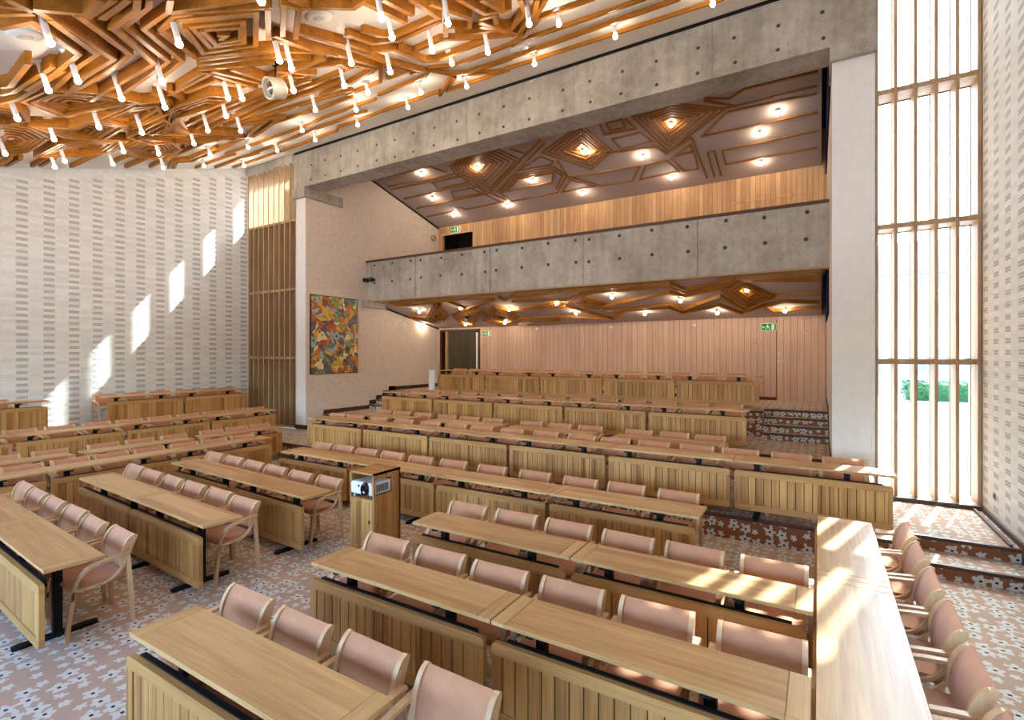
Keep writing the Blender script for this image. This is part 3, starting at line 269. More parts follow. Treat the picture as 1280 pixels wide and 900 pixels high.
# ------------------------------------------------------------------ mesh builder
class MB:
    def __init__(s): s.v = []; s.f = []; s.mi = []; s.sm = []
    def add(s, vs, fs, mi=0, smooth=False):
        b = len(s.v); s.v += [tuple(p) for p in vs]
        for q in fs: s.f.append(tuple(b+i for i in q)); s.mi.append(mi); s.sm.append(smooth)
        return s
    def box(s, x0, y0, z0, x1, y1, z1, mi=0, bevel=0.0, xf=None):
        if bevel:
            bm = bmesh.new(); bmesh.ops.create_cube(bm, size=1)
            for v in bm.verts: v.co = Vector(((x0+x1)/2+v.co.x*(x1-x0), (y0+y1)/2+v.co.y*(y1-y0), (z0+z1)/2+v.co.z*(z1-z0)))
            bmesh.ops.bevel(bm, geom=list(bm.edges), offset=bevel, segments=1, affect='EDGES', profile=.5)
            bm.verts.index_update(); vs = [v.co.copy() for v in bm.verts]; fs = [[v.index for v in f.verts] for f in bm.faces]; bm.free()
        else:
            vs = [Vector(p) for p in ((x0,y0,z0),(x1,y0,z0),(x1,y1,z0),(x0,y1,z0),(x0,y0,z1),(x1,y0,z1),(x1,y1,z1),(x0,y1,z1))]
            fs = [(0,3,2,1),(4,5,6,7),(0,1,5,4),(1,2,6,5),(2,3,7,6),(3,0,4,7)]
        if xf is not None: vs = [xf @ v for v in vs]
        return s.add(vs, fs, mi)
    def prism(s, poly, axis, a, b, mi=0):
        """polygon in the two other axes (in order), extruded along AXIS from a to b"""
        def P(p, t):
            q = list(p); q.insert(axis, t); return q
        n = len(poly); vs = [P(p, a) for p in poly]+[P(p, b) for p in poly]
        fs = [tuple(range(n)), tuple(range(2*n-1, n-1, -1))]+[(i, i+n, (i+1) % n+n, (i+1) % n) for i in range(n)]
        return s.add(vs, fs, mi)
    def lathe(s, prof, c=(0,0,0), n=12, mi=0, xf=None, smooth=True):
        vs = []; fs = []
        for r, z in prof:
            for k in range(n):
                a = 2*PI*k/n; p = Vector((c[0]+r*math.cos(a), c[1]+r*math.sin(a), c[2]+z)); vs.append(xf @ p if xf is not None else p)
        for i in range(len(prof)-1):
            for k in range(n): fs.append((i*n+k, i*n+(k+1) % n, (i+1)*n+(k+1) % n, (i+1)*n+k))
        fs.append(tuple(range(n-1, -1, -1))); fs.append(tuple((len(prof)-1)*n+k for k in range(n)))
        return s.add(vs, fs, mi, smooth)
    def ball(s, c, r, n=8, m=5, mi=0):
        prof = [(max(.001, r*math.sin(PI*i/m)), -r*math.cos(PI*i/m)) for i in range(m+1)]
        return s.lathe(prof, c, n, mi)
    def sweep(s, path, w, t, x=0.0, mi=0, smooth=True):
        """strip in the y-z plane at X: W wide along x, T thick (T may be a list)"""
        n = len(path); vs = []; fs = []
        for i, (y, z) in enumerate(path):
            a = path[max(0, i-1)]; b = path[min(n-1, i+1)]; dy, dz = b[0]-a[0], b[1]-a[1]; l = math.hypot(dy, dz) or 1
            ny, nz = -dz/l, dy/l; h = (t[i] if isinstance(t, (list, tuple)) else t)/2
            for sx, sn in ((-1, -1), (1, -1), (1, 1), (-1, 1)): vs.append((x+sx*w/2, y+sn*ny*h, z+sn*nz*h))
        for i in range(n-1):
            for k in range(4): fs.append((i*4+k, i*4+(k+1) % 4, (i+1)*4+(k+1) % 4, (i+1)*4+k))
        fs += [(3, 2, 1, 0), tuple((n-1)*4+k for k in range(4))]
        return s.add(vs, fs, mi)
    def build(s, name, mats, parent=None, loc=None):
        me = bpy.data.meshes.new(name); me.from_pydata(s.v, [], s.f)
        for m in (mats if isinstance(mats, (list, tuple)) else [mats]): me.materials.append(M[m])
        me.polygons.foreach_set('material_index', s.mi); me.polygons.foreach_set('use_smooth', s.sm)
        bm = bmesh.new(); bm.from_mesh(me); bmesh.ops.recalc_face_normals(bm, faces=bm.faces); bm.to_mesh(me); bm.free()
        o = bpy.data.objects.new(name, me); COL.objects.link(o)
        if parent is not None: o.parent = parent
        if loc: o.location = loc
        return o

def smooth_path(pts, n=4):
    out = []
    for i in range(len(pts)-1):
        p0 = pts[max(0, i-1)]; p1 = pts[i]; p2 = pts[i+1]; p3 = pts[min(len(pts)-1, i+2)]
        for k in range(n):
            t = k/n
            out.append(tuple(.5*((2*b)+(c-a)*t+(2*a-5*b+4*c-d)*t*t+(3*b-a-3*c+d)*t**3) for a, b, c, d in zip(p0, p1, p2, p3)))
    return out+[pts[-1]]

def structure(o, label=None):
    o['kind'] = 'structure'
    if label: o['label'] = label
    return o
def tag(o, label, cat, group=None):
    o['label'] = label; o['category'] = cat
    if group: o['group'] = group
    return o
def thing(name, label, cat, loc=(0,0,0), rz=0.0, group=None):
    o = bpy.data.objects.new(name, None); COL.objects.link(o); o.location = loc; o.rotation_euler = (0, 0, rz)
    o.empty_display_size = .2
    return tag(o, label, cat, group)
def dup(root, loc, rz, label, group):
    def rec(o, par):
        c = o.copy(); COL.objects.link(c)
        if par is not None: c.parent = par
        for ch in o.children: rec(ch, c)
        return c
    r = rec(root, None); r.location = loc; r.rotation_euler = rz if isinstance(rz, tuple) else (0, 0, rz); r['label'] = label; r['group'] = group
    return r
ORD = ['first','second','third','fourth','fifth','sixth','seventh','eighth','ninth','tenth','eleventh','twelfth','thirteenth','fourteenth','fifteenth','sixteenth','seventeenth','eighteenth','nineteenth','twentieth']
NO_TRIM = [0]
def trim(mb, mats, label=None):
    NO_TRIM[0] += 1
    return structure(mb.build('trim_%d' % NO_TRIM[0], mats), label)

# ------------------------------------------------------------------ room shell
UL, UR = -12.27, .18           # side walls of the gallery recess
WL, WR = -15.0, 1.9            # hall side walls
VB = 9.15                      # plane of the beam and of the window fins
def zc(v): return 8.1+.311*(v-9.15)
def zup(v): return 7.96-.253*(v-11.8)
def zlo(v): return 4.08-.205*(v-11.55)
FRONT = -3.6

structure(MB().box(WL-.3, FRONT-.3, -.2, WR+.3, 9.8, 0).build('floor', 'carpet'), 'floral patterned carpet across the hall floor')
# platforms: side slabs with a carpet top, a carpet riser and a dark nosing
def platform(name, u0, v0, u1, v1, z, zb=-.1, front=True, right=False):
    b = MB().box(u0, v0, zb, u1, v1, z, 0)
    o = structure(b.build(name, 'carpet'))
    if front:
        structure(MB().box(u0, v0-.006, max(0, zb), u1, v0-.0005, z-.03).build('carpet_riser', 'riser_x'))
        structure(MB().box(u0, v0-.02, z-.035, u1, v0+.03, z+.004).build('stair_nosing', 'dark_wood'))
    if right:
        structure(MB().box(u1+.0005, v0, max(0, zb), u1+.006, v1, z-.03).build('carpet_riser', 'riser_y'))
        structure(MB().box(u1-.03, v0, z-.035, u1+.02, v1, z+.004).build('stair_nosing', 'dark_wood'))
    return o
# first raised level under the row with six panels, and beside it
platform('platform', -9.75, 7.12, .8, 9.78, .30)
platform('platform', -12.05, 7.5, -9.75, 9.78, .30)
platform('platform', .8, 7.5, WR, 9.6, .30)
platform('stair_step', .8, 7.03, WR, 7.5, .15)
platform('stair_step', -10.45, 7.1, -9.75, 7.5, .15)
structure(MB().box(-9.756, 7.12, 0, -9.75, 7.5, .3).build('carpet_riser', 'riser_y'))
structure(MB().box(.8, 7.12, 0, .806, 7.5, .3).build('carpet_riser', 'riser_y'))
platform('platform', UL, 9.75, UR, 14.95, .67, .3)
platform('platform', -10.15, 11.85, -1.0, 14.95, 1.2, .6)
platform('platform', UL, 12.36, -10.15, 14.95, 1.2, .6, front=False)
platform('platform', -1.0, 12.36, UR, 14.95, 1.2, .6, front=False)
for (a, b) in ((UL, -10.15), (-1.0, UR)):
    for k in range(4):
        z = .67+.1325*(k+1); v0 = 11.5+.285*k
        platform('stair_step', a, v0, b, 12.4 if k < 3 else 12.5, z, .6)
structure(MB().box(-1.0, 11.86, .67, -.994, 12.4, 1.2).build('carpet_riser', 'riser_y'))
# left side levels under the rows by the perforated wall
platform('platform', -13.85, FRONT, -12.05, 9.5, .22, front=False, right=True)
platform('platform', WL, FRONT, -13.85, 9.5, .69, front=False, right=True)

structure(MB().box(WL-.3, FRONT-.3, -.2, WL, 9.9, 8.6).build('wall_left', 'perf'), 'white brick wall with upright strips of perforated bricks')
structure(MB().box(WR, FRONT-.3, -.2, WR+.3, 9.9, 8.6).build('wall_right', 'perf'), 'white brick wall beside the tall timber window')
# unseen wall behind the camera; its wide opening is added for fill light
b = MB().box(WL-.3, FRONT-.3, -.2, WR+.3, FRONT, 1.2).box(WL-.3, FRONT-.3, 3.3, WR+.3, FRONT, 4.6)
b.box(WL-.3, FRONT-.3, 1.0, -13.5, FRONT, 3.3).box(.9, FRONT-.3, 1.0, WR+.3, FRONT, 3.3)
for k in range(1, 6): b.box(-13.5+2.4*k-.08, FRONT-.3, 1.0, -13.5+2.4*k+.08, FRONT, 3.3)
structure(b.build('wall_front', 'pier'))
# recess side walls: brick, plus the white end piers
b = MB().box(UL-.45, VB+.02, -.1, UL, 15.2, 9.2)
structure(b.build('wall_recess_left', 'pale'), 'pale brick side wall of the gallery recess carrying the painting')
b = MB().box(UL-.452, VB, .3, UL+.002, VB+.02, 7.06)
structure(b.build('pier', 'pier'), 'white pier under the left end of the concrete beam')
structure(MB().box(UR, VB+.02, -.1, .72, 15.2, 9.2).build('wall_recess_right', 'pale'))
structure(MB().box(UR-.002, VB, .3, .722, VB+.02, 7.0).build('pier', 'pier'), 'white pier beside the tall timber window')
# back wall with two openings on the left
VK = 14.95
b = MB().box(-10.36, VK, 1.0, UR, VK+.15, 4.6).box(UL, VK, 3.32, -10.36, VK+.15, 4.6).box(UL, VK, 1.0, -12.2, VK+.15, 3.32)
structure(b.build('wall_back', 'planks'), 'pinkish pine plank wall under the balcony')
b = MB().box(-10.7, VK, 4.6, UR, VK+.15, 8.1).box(UL, VK, 6.88, -10.7, VK+.15, 8.1).box(UL, VK, 4.6, -12.1, VK+.15, 6.88)
structure(b.build('wall_gallery', 'planks_up'), 'pine plank wall behind the balcony')
structure(MB().box(UL-.4, VK+1.2, 1.0, UR+.3, VK+1.3, 7.6).box(UL, VK+.15, 1.1, UR, VK+1.2, 1.2).box(UL, VK+.15, 4.5, UR, VK+1.2, 4.6).box(UL-.4, VK+.1, 7.5, UR+.3, VK+1.3, 7.6).box(UL-.4, VK+.2, 1, UL, VK+1.2, 7.6).build('wall_lobby', 'void'))
trim(MB().box(-10.72, VK-.02, 6.86, -10.66, VK, 7.2).box(-12.1, VK-.02, 6.84, -10.66, VK, 6.9).box(-12.14, VK-.02, 4.6, -12.08, VK, 6.9), 'planks_up')
trim(MB().box(-2.05, VK-.012, 6.5, -.25, VK, 6.54).box(-2.05, VK-.012, 4.6, -2.02, VK, 7.1).box(-.27, VK-.012, 4.6, -.24, VK, 7.1), 'planks_up')
# main ceiling, beam, balcony
b = MB(); y0, y1 = FRONT-.3, 9.2
b.add([(WL-.3, y0, zc(y0)), (WR+.3, y0, zc(y0)), (WR+.3, y1, zc(y1)), (WL-.3, y1, zc(y1)), (WL-.3, y0, zc(y0)+.4), (WR+.3, y0, zc(y0)+.4), (WR+.3, y1, zc(y1)+.9), (WL-.3, y1, zc(y1)+.9)],
      [(0, 1, 2, 3), (7, 6, 5, 4), (0, 4, 5, 1), (1, 5, 6, 2), (2, 6, 7, 3), (3, 7, 4, 0)])
structure(b.build('ceiling', 'plaster'), 'sloping white plaster ceiling above the hall')
def tie_holes(b, us, zs, v, r=.03, jit=.02):
    for u in us:
        for z in zs:
            x = Matrix.Translation((u+random.uniform(-jit, jit), v, z+random.uniform(-jit, jit))) @ Matrix.Rotation(PI/2, 4, 'X')
            b.lathe([(r*.6, -.004), (r, .0), (r*.85, .004), (r*.55, .001)], (0, 0, 0), 10, 1, x)
b = MB().box(UL-.45, 9.1, 7.07, .72, 9.7, 9.0)
for s_ in (-11.72, -9.2, -6.68, -4.09, -1.53): b.box(s_-.01, 9.096, 7.07, s_-.004, 9.1, 8.1, 1).box(s_-.004, 9.09, 7.07, s_+.012, 9.1, 8.1)
hu = []
for s_ in (-11.72, -9.2, -6.68, -4.09, -1.53): hu += [s_-.25, s_+.35, s_+.97, s_+1.6]
tie_holes(b, [u for u in hu if u < .6], (7.23, 7.64), 9.1)
structure(b.build('beam', ['concrete', 'hole']), 'deep concrete beam spanning above the gallery opening')
structure(MB().box(UL-.47, 9.06, 6.79, UL+.07, 10.4, 7.07).build('bearing_pad', 'concrete'), 'concrete block carrying the left end of the deep beam')
structure(MB().box(UR-.03, 9.06, 6.84, .74, 9.9, 7.07).build('bearing_pad', 'concrete'), 'concrete block carrying the right end of the deep beam')
structure(MB().box(WL, 9.06, 7.87, UL-.45, 9.6, 8.9).build('lintel', 'concrete'))
structure(MB().box(.72, 9.1, 8.8, WR, 9.6, 9.3).build('lintel', 'concrete'))
trim(MB().box(UL-.4, 9.07, zc(9.08)-.05, .7, 9.1, zc(9.08)), 'black')
b = MB().box(UL, 11.4, 4.09, UR, 11.62, 5.3)
for s_ in (-10.24, -7.57, -4.87, -2.22): b.box(s_-.008, 11.396, 4.09, s_+.004, 11.4, 5.3, 1)
tie_holes(b, [-11.92, -11.16, -10.42, -10.03, -9.28, -8.51, -7.74, -7.38, -6.59, -5.84, -5.06, -4.71, -3.95, -3.19, -2.43, -1.67, -.92, -.2], (4.65, 5.18), 11.4, .04)
structure(b.build('balcony_front', ['concrete', 'hole']), 'concrete balcony front with dark tie holes')
trim(MB().box(UL, 11.36, 5.3, UR, 11.68, 5.36), 'dark_wood', 'dark timber capping along the balcony front')
trim(MB().box(UL, 11.39, 4.05, UR, 11.66, 4.09), 'fin')
structure(MB().box(UL-.02, 11.2, 3.88, UL+.25, 12.0, 4.1).build('bearing_pad', 'concrete'), 'small concrete block under the balcony by the painting')
structure(MB().box(UL, 11.62, 4.35, UR, 15.0, 4.55).build('balcony_floor', 'carpet'))
def slope_slab(name, u0, u1, v0, v1, zf, t, mat, label):
    b = MB(); b.add([(u0, v0, zf(v0)), (u1, v0, zf(v0)), (u1, v1, zf(v1)), (u0, v1, zf(v1)), (u0, v0, zf(v0)+t), (u1, v0, zf(v0)+t), (u1, v1, zf(v1)+t), (u0, v1, zf(v1)+t)],
                    [(0, 1, 2, 3), (7, 6, 5, 4), (0, 4, 5, 1), (1, 5, 6, 2), (2, 6, 7, 3), (3, 7, 4, 0)])
    return structure(b.build(name, mat), label)
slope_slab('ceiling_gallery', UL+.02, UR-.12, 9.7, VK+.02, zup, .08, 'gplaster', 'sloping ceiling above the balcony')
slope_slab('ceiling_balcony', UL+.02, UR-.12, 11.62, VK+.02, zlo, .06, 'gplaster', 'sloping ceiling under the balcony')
structure(MB().add([(UL-.5, 9.5, 9.0), (.8, 9.5, 9.0), (.8, 15.5, 8.0), (UL-.5, 15.5, 8.0), (UL-.5, 9.5, 9.2), (.8, 9.5, 9.2), (.8, 15.5, 8.2), (UL-.5, 15.5, 8.2)], [(0, 1, 2, 3), (7, 6, 5, 4), (0, 4, 5, 1), (1, 5, 6, 2), (2, 6, 7, 3), (3, 7, 4, 0)]).build('roof', 'void'))
trim(MB().box(UR-.03, 9.75, 6.9, UR-.001, 14.9, 8.6), 'navy'); trim(MB().box(UR-.03, 11.7, 3.2, UR-.001, 14.9, 4.3), 'navy')  # navy strips painted in for the dark of the gap beside both ceilings
for zf, va, vb in ((zup, 9.75, VK), (zlo, 11.65, VK)):
    b = MB(); b.add([(UL+.001, va, zf(va)-.05), (UL+.02, va, zf(va)-.05), (UL+.02, vb, zf(vb)-.05), (UL+.001, vb, zf(vb)-.05), (UL+.001, va, zf(va)+.05), (UL+.02, va, zf(va)+.05), (UL+.02, vb, zf(vb)+.05), (UL+.001, vb, zf(vb)+.05)], [(0, 1, 2, 3), (7, 6, 5, 4), (0, 4, 5, 1), (1, 5, 6, 2), (2, 6, 7, 3), (3, 7, 4, 0)])
    trim(b, 'black')
# baseboards
def baseboard(name, boxes):
    b = MB()
    for q in boxes: b.box(*q)
    structure(b.build(name, 'dark_wood'))
bl = [(UL, 9.75, .67, UL+.015, 11.5, .79), (UL, 12.36, 1.2, UL+.015, VK, 1.32), (UL, 9.15, .3, UL+.015, 9.75, .42), (UL-.46, VB-.012, .3, UL+.01, VB, .42)]
br = [(UR-.015, 9.75, .67, UR, 11.5, .79), (UR-.015, 12.36, 1.2, UR, VK, 1.32)]
for k in range(4):
    z = .67+.1325*(k+1); v0 = 11.5+.285*k
    bl.append((UL, v0, z-.1, UL+.015, v0+.3, z+.14)); br.append((UR-.015, v0, z-.1, UR, v0+.3, z+.14))
baseboard('baseboard_left', bl); baseboard('baseboard_recess', br)
baseboard('baseboard_right', [(WR-.03, 7.52, .3, WR, 9.5, .36), (WR-.12, 7.52, .3, WR-.09, 9.5, .33), (WR-.03, 7.03, .15, WR, 7.52, .36), (WR-.03, FRONT, 0, WR, 7.03, .1), (.72, 9.06, .3, WR, 9.14, .36)])
baseboard('baseboard_back', [(-10.3, VK-.012, 1.2, -.95, VK, 1.28)])

# ------------------------------------------------------------------ ceiling battens
def batten(w, h, pts, zf, mat):
    w = min(w, .075)
    h = h+random.uniform(0, .014); n = len(pts)
    P = [Vector((a, b)) for a, b in pts]; closed = n > 3 and (P[0]-P[-1]).length < .03
    if closed: P = P[:-1]; n -= 1
    L, R = [], []
    for i in range(n):
        a = P[i]-P[i-1] if (i or closed) else None; c = P[(i+1) % n]-P[i] if (i < n-1 or closed) else None
        a = a or c; c = c or a
        if a.length < 1e-4 or c.length < 1e-4: continue
        a, c = a.normalized(), c.normalized(); t = a+c
        t = t.normalized() if t.length > .2 else c
        nrm = Vector((-t.y, t.x)); k = (w/2)/max(.45, nrm.dot(Vector((-c.y, c.x))))
        L.append(P[i]+nrm*k); R.append(P[i]-nrm*k)
    m = len(L)
    if m < 2: return
    vs = []
    for l, r in zip(L, R):
        zl, zr = zf(l.y), zf(r.y)
        vs += [(l.x, l.y, zl-h), (r.x, r.y, zr-h), (r.x, r.y, zr-.001), (l.x, l.y, zl-.001)]
    fs = []
    for i in range(m if closed else m-1):
        j = (i+1) % m
        for k in range(4): fs.append((i*4+k, i*4+(k+1) % 4, j*4+(k+1) % 4, j*4+k))
    if not closed: fs += [(0, 1, 2, 3), tuple((m-1)*4+k for k in (3, 2, 1, 0))]
    b = MB(); b.add(vs, fs); trim(b, mat)
for w, h, p in RIBS: batten(w, h, p, zc, 'pine')
for w, h, p in UPPER: batten(.045, .022, p, zup, 'gpine')
for w, h, p in LOWER: batten(w, h, p, zlo, 'pine')

# ------------------------------------------------------------------ windows
ZT = (2.3, 4.27, 6.24)
def tall_window(n, us, u0, u1, v, zb, zt, glazed_from, label):
    b = MB()
    for u in us: b.box(u-.02, v, zb, u+.02, v+.4, zt)
    for z in ZT: b.box(u0, v+.02, z-.035, u1, v+.4, z+.035)
    b.box(u0, v+.005, zb, u1, v+.4, zb+.06).box(u0, v+.3, zt-.06, u1, v+.4, zt)
    w = structure(b.build('window_%d' % n, 'fin'), label)
    zs = [zb+.06]+list(ZT)+[zt]
    for i in range(len(us)-1):
        for j in range(4):
            z0, z1 = zs[j]+.035, zs[j+1]-.035; a, c = us[i]+.02, us[i+1]-.02
            if z0 < glazed_from-.1: continue
            MB().box(a, v+.375, z0, c, v+.381, z1).build('window_pane', 'glass', w)
            MB().box(a, v+.36, z0, c, v+.39, z0+.014).box(a, v+.36, z1-.014, c, v+.39, z1).box(a, v+.36, z0, a+.006, v+.39, z1).box(c-.006, v+.36, z0, c, v+.39, z1).build('sash', 'grille', w)
    return w
us = [.735+k*(WR-.03-.735)/5 for k in range(6)]
tall_window(1, us, .72, WR, VB, .3, 8.8, 0, 'tall timber window with deep upright fins')
us = [WL+.02+k*.2515 for k in range(10)]
w2 = tall_window(2, us, WL, UL-.45, VB, .3, 7.9, 6.2, 'tall slatted window bright only at the top')
structure(MB().box(WL, VB+.3, .3, UL-.45, VB+.5, 6.22).build('wall_window_infill', 'slatbrown'), 'brown panel behind the lower window slats')

# ------------------------------------------------------------------ desks
def tabletop(L, D, z=.73, t=.028):
    b = MB(); e = .1
    b.box(-L/2+e+.0015, 0, z-t, L/2-e-.0015, D, z, 0, .003)
    b.box(-L/2, 0, z-t, -L/2+e, D, z, 1, .003).box(L/2-e, 0, z-t, L/2, D, z, 1, .003)
    return b
def make_desk(L, D, label, group):
    t = thing('desk', label, 'desk', group=group)
    tabletop(L, D).build('tabletop', ['top', 'top_end'], t)
    # front panel: framed, tongue-and-groove boards, rounded corners
    x0, x1, z0, z1, y0, y1 = -L/2+.015, L/2-.035, .11, .61, -.02, .016; fr = .075; r = .03
    def corner(cx, cz, a0): return [(cx+r*math.cos(a0+PI/2*k/4), cz+r*math.sin(a0+PI/2*k/4)) for k in range(5)]
    b = MB()
    # the rails run the full length; each has its outer corners rounded
    b.prism([(x0, z1-fr)]+[(x1, z1-fr)]+corner(x1-r, z1-r, 0)+corner(x0+r, z1-r, PI/2), 1, y0, y1, 0)
    b.prism(corner(x0+r, z0+r, PI)+corner(x1-r, z0+r, 1.5*PI)+[(x1, z0+fr), (x0, z0+fr)], 1, y0, y1, 0)
    b.box(x0, y0, z0+fr, x0+fr, y1, z1-fr, 1).box(x1-fr, y0, z0+fr, x1, y1, z1-fr, 1)
    xa, xb = x0+fr, x1-fr; nb = int(round((xb-xa)/.09)); bw = (xb-xa)/nb
    for k in range(nb): b.box(xa+k*bw+.003, y0+.008, z0+fr, xa+(k+1)*bw-.003, y1, z1-fr, 1, .003)
    b.box(xa, y0+.014, z0+fr, xb, y1-.004, z1-fr, 2)
    b.build('front_panel', ['oak_h', 'oak_v', 'void'], t)
    for x in (-L/2+.26, L/2-.46):
        b = MB().box(x-.032, D/2-.03, .03, x+.032, D/2+.03, .68, 0, .003)
        b.prism([(x-.025, -.09), (x+.025, -.09), (x+.035, -.06), (x+.035, D+.05), (x+.025, D+.08), (x-.025, D+.08), (x-.035, D+.05), (x-.035, -.06)], 2, 0, .03)
        b.box(x-.025, .02, .675, x+.025, D-.03, .701)
        b.build('leg', 'black', t)
    MB().box(-L/2+.1, .017, .56, L/2-.12, .05, .617).build('shadow_strip', 'black', t)  # black strip put in for the shadow line along the panel's top edge
    return t

# ------------------------------------------------------------------ chair
def make_chair(label, group):
    t = thing('armchair', label, 'chair', group=group)
    seat = smooth_path([(-.235, .425), (-.2, .44), (-.05, .428), (.1, .42), (.18, .425)], 3)
    MB().sweep(seat, .45, [.03]+[.045]*(len(seat)-2)+[.03], 0).build('seat', 'fabric', t)
    bp = smooth_path([(.155, .49), (.168, .57), (.192, .65), (.223, .715), (.256, .75)], 4); n = len(bp)
    th = [.022+.016*math.sin(PI*i/(n-1)) for i in range(n)]
    b = MB()
    for i, (y, z) in enumerate(bp):
        pass
    b.sweep(bp, .42, th, 0)
    b.build('backrest', 'fabric', t)
    for s_ in (-1, 1):
        thf = [.026+.05*math.sin(PI*min(1, i/(n-1)*1.02))**.8 if 0 < i < n-1 else .026 for i in range(n)]
        fp = [(y+.002, z+(.006 if i == n-1 else 0)) for i, (y, z) in enumerate(bp)]
        MB().sweep(fp, .03, thf, s_*.226).build('back_frame', 'beech', t)
        arm = smooth_path([(-.21, .33), (-.195, .42), (-.165, .5), (-.105, .565), (-.01, .592), (.1, .605), (.21, .615)], 3)
        MB().sweep(arm, .042, .022, s_*.262).build('armrest', 'beech', t)
        rail = smooth_path([(-.235, .405), (-.1, .4), (.04, .412), (.12, .46), (.165, .54), (.18, .6)], 3)
        MB().sweep(rail, .03, .02, s_*.25).build('seat_rail', 'beech', t)
        MB().sweep([(-.245, 0), (-.222, .2), (-.2, .41)], .042, [.026, .03, .03], s_*.262).build('leg', 'beech', t)
        MB().sweep([(.225, 0), (.21, .25), (.185, .605)], .036, [.026, .034, .03], s_*.258).build('leg', 'beech', t)
    return t

PROTO = {}
def desk_at(L, D, loc, rz, label, group):
    k = (L, D)
    if k not in PROTO:
        PROTO[k] = make_desk(L, D, label, group); o = PROTO[k]; o.location = loc; o.rotation_euler = (0, 0, rz); return o
    return dup(PROTO[k], loc, rz, label, group)
def chair_at(loc, rz, label, group):
    if 'chair' not in PROTO:
        PROTO['chair'] = make_chair(label, group); o = PROTO['chair']; o.location = loc; o.rotation_euler = (0, 0, rz); return o
    return dup(PROTO['chair'], loc, rz, label, group)

def row(origin, ang, starts, L, D, z, desc, frm, chairs, push=.05, rev=False):
    """a straight row of desks: ORIGIN is the front corner, local x along the row, chairs (their x) on the +y side.
    DESC names the row, FRM the end counting starts from."""
    ca, sa = math.cos(ang), math.sin(ang)
    W = lambda x, y: (origin[0]+ca*x-sa*y, origin[1]+sa*x+ca*y, z)
    n = len(starts)
    for i, s_ in enumerate(starts):
        k = n-1-i if rev else i
        lab = ('oak desk, %s from %s, in %s' % (ORD[k], frm, desc)) if n > 1 else 'oak desk nearest the camera, its boarded panel facing the empty floor'
        desk_at(L, D, W(s_+L/2, 0), ang, lab, 'desks in '+desc)
    m = len(chairs)
    for i, c in enumerate(sorted(chairs)):
        k = m-1-i if rev else i
        jx, jy, jr = random.uniform(-.012, .012), random.uniform(-.02, .02), random.uniform(-.03, .03)
        chair_at(W(c+jx, D+push+jy), ang+jr, 'rose armchair %s from %s, at %s' % (ORD[k], frm, desc), 'armchairs at '+desc)
T = 1.735
pitch = lambda a, d, n: [a+d*k for k in range(n)]
# right block, hall floor
row((-3.55, 1.42), 0, [0], 1.78, .39, 0, 'the desk nearest the camera', 'the aisle', pitch(.18, .605, 4), .03)
row((-3.5, 2.66), 0, [0, T+.005], T-.005, .39, 0, 'the second row abutting the long side desk', 'the aisle', pitch(.19, .604, 6), .05)
row((-3.47, 3.82), 0, [0, T-.01], T-.02, .39, 0, 'the third row abutting the long side desk', 'the aisle', pitch(.19, .594, 6), .09)
row((-7.98, 5.45), 0, [T*k for k in range(4)], T-.005, .44, 0, 'the floor row behind the projector cabinet', 'its far end', [.09, .68, 1.27, 1.87, 2.52, 3.16, 3.87, 4.58, 5.27, 5.9, 6.54], .14)
# first platform
row((-9.47, 7.12), 0, [1.705*k for k in range(6)], 1.70, .40, .30, 'the six-panel platform row', 'the painting wall', [.12, .7, 1.4, 2.14, 2.85, 3.47, 4.11, 4.75, 5.42, 6.1, 6.69, 7.3, 7.93, 8.53, 9.15, 9.75], .09)
row((0, 8.06), 0, [-9.2, -6.95, -5.05, -2.95], 1.755, .42, .30, 'the row of spaced desks', 'the painting wall', [-9.0, -8.38, -7.75, -7.05, -6.44, -5.82, -4.9, -4.3, -3.67, -2.73, -2.11, -1.52], .2)
row((-10.05, 9.86), 0, [1.80*k for k in range(5)], 1.795, .40, .67, 'the five-desk row below the top row', 'the painting wall', [8.57-.624*k for k in range(14)], .17)
row((-9.85, 11.95), 0, [1.762*k for k in range(5)], 1.757, .40, 1.2, 'the top row before the plank wall', 'the painting wall', pitch(.3, .61, 14), .12)
# left floor block (a little turned)
A3 = -math.radians(3.0)
for v, d, ps in ((1.66, 'the outermost row of the left floor block', .05), (2.845, 'the middle row of the left floor block', .09), (3.985, 'the floor row beside the projector cabinet', .09)):
    row((-8.56, v), A3, [0, 1.728], 1.722, .39, 0, d, 'the aisle', pitch(-.12, .61, 6), ps, rev=True)
# rows facing across, by the perforated wall: front panels face +x
def crow(u, starts, L, D, z, desc, chairs, push):
    row((u, 0), PI/2, starts, L, D, z, desc, 'the slatted window', chairs, push, rev=True)
crow(-9.4, [1.05, 2.785, 4.52], T-.005, .42, 0, 'the first row facing the long desk', [2.12, 2.68, 3.24, 3.8, 4.36, 4.92, 5.47, 6.02], .06)
crow(-10.58, [1.74, 3.63, 5.56], T, .40, 0, 'the second row facing the long desk', [2.75, 3.35, 4.13, 4.72, 5.33, 6.05, 6.65, 7.2], .12)
crow(-12.2, [1.44, 3.14, 4.84, 6.54], 1.695, .40, .22, 'the third row facing the long desk', [2.85, 3.41, 4.0, 4.6, 5.2, 5.78, 6.4, 6.98, 7.56, 8.1], .14)
crow(-13.98, [2.47, 5.15, 6.83], 1.675, .40, .69, 'the last row under the perforated wall', [3.45, 5.4, 6.0, 6.6, 7.2, 7.8, 8.3], .1)
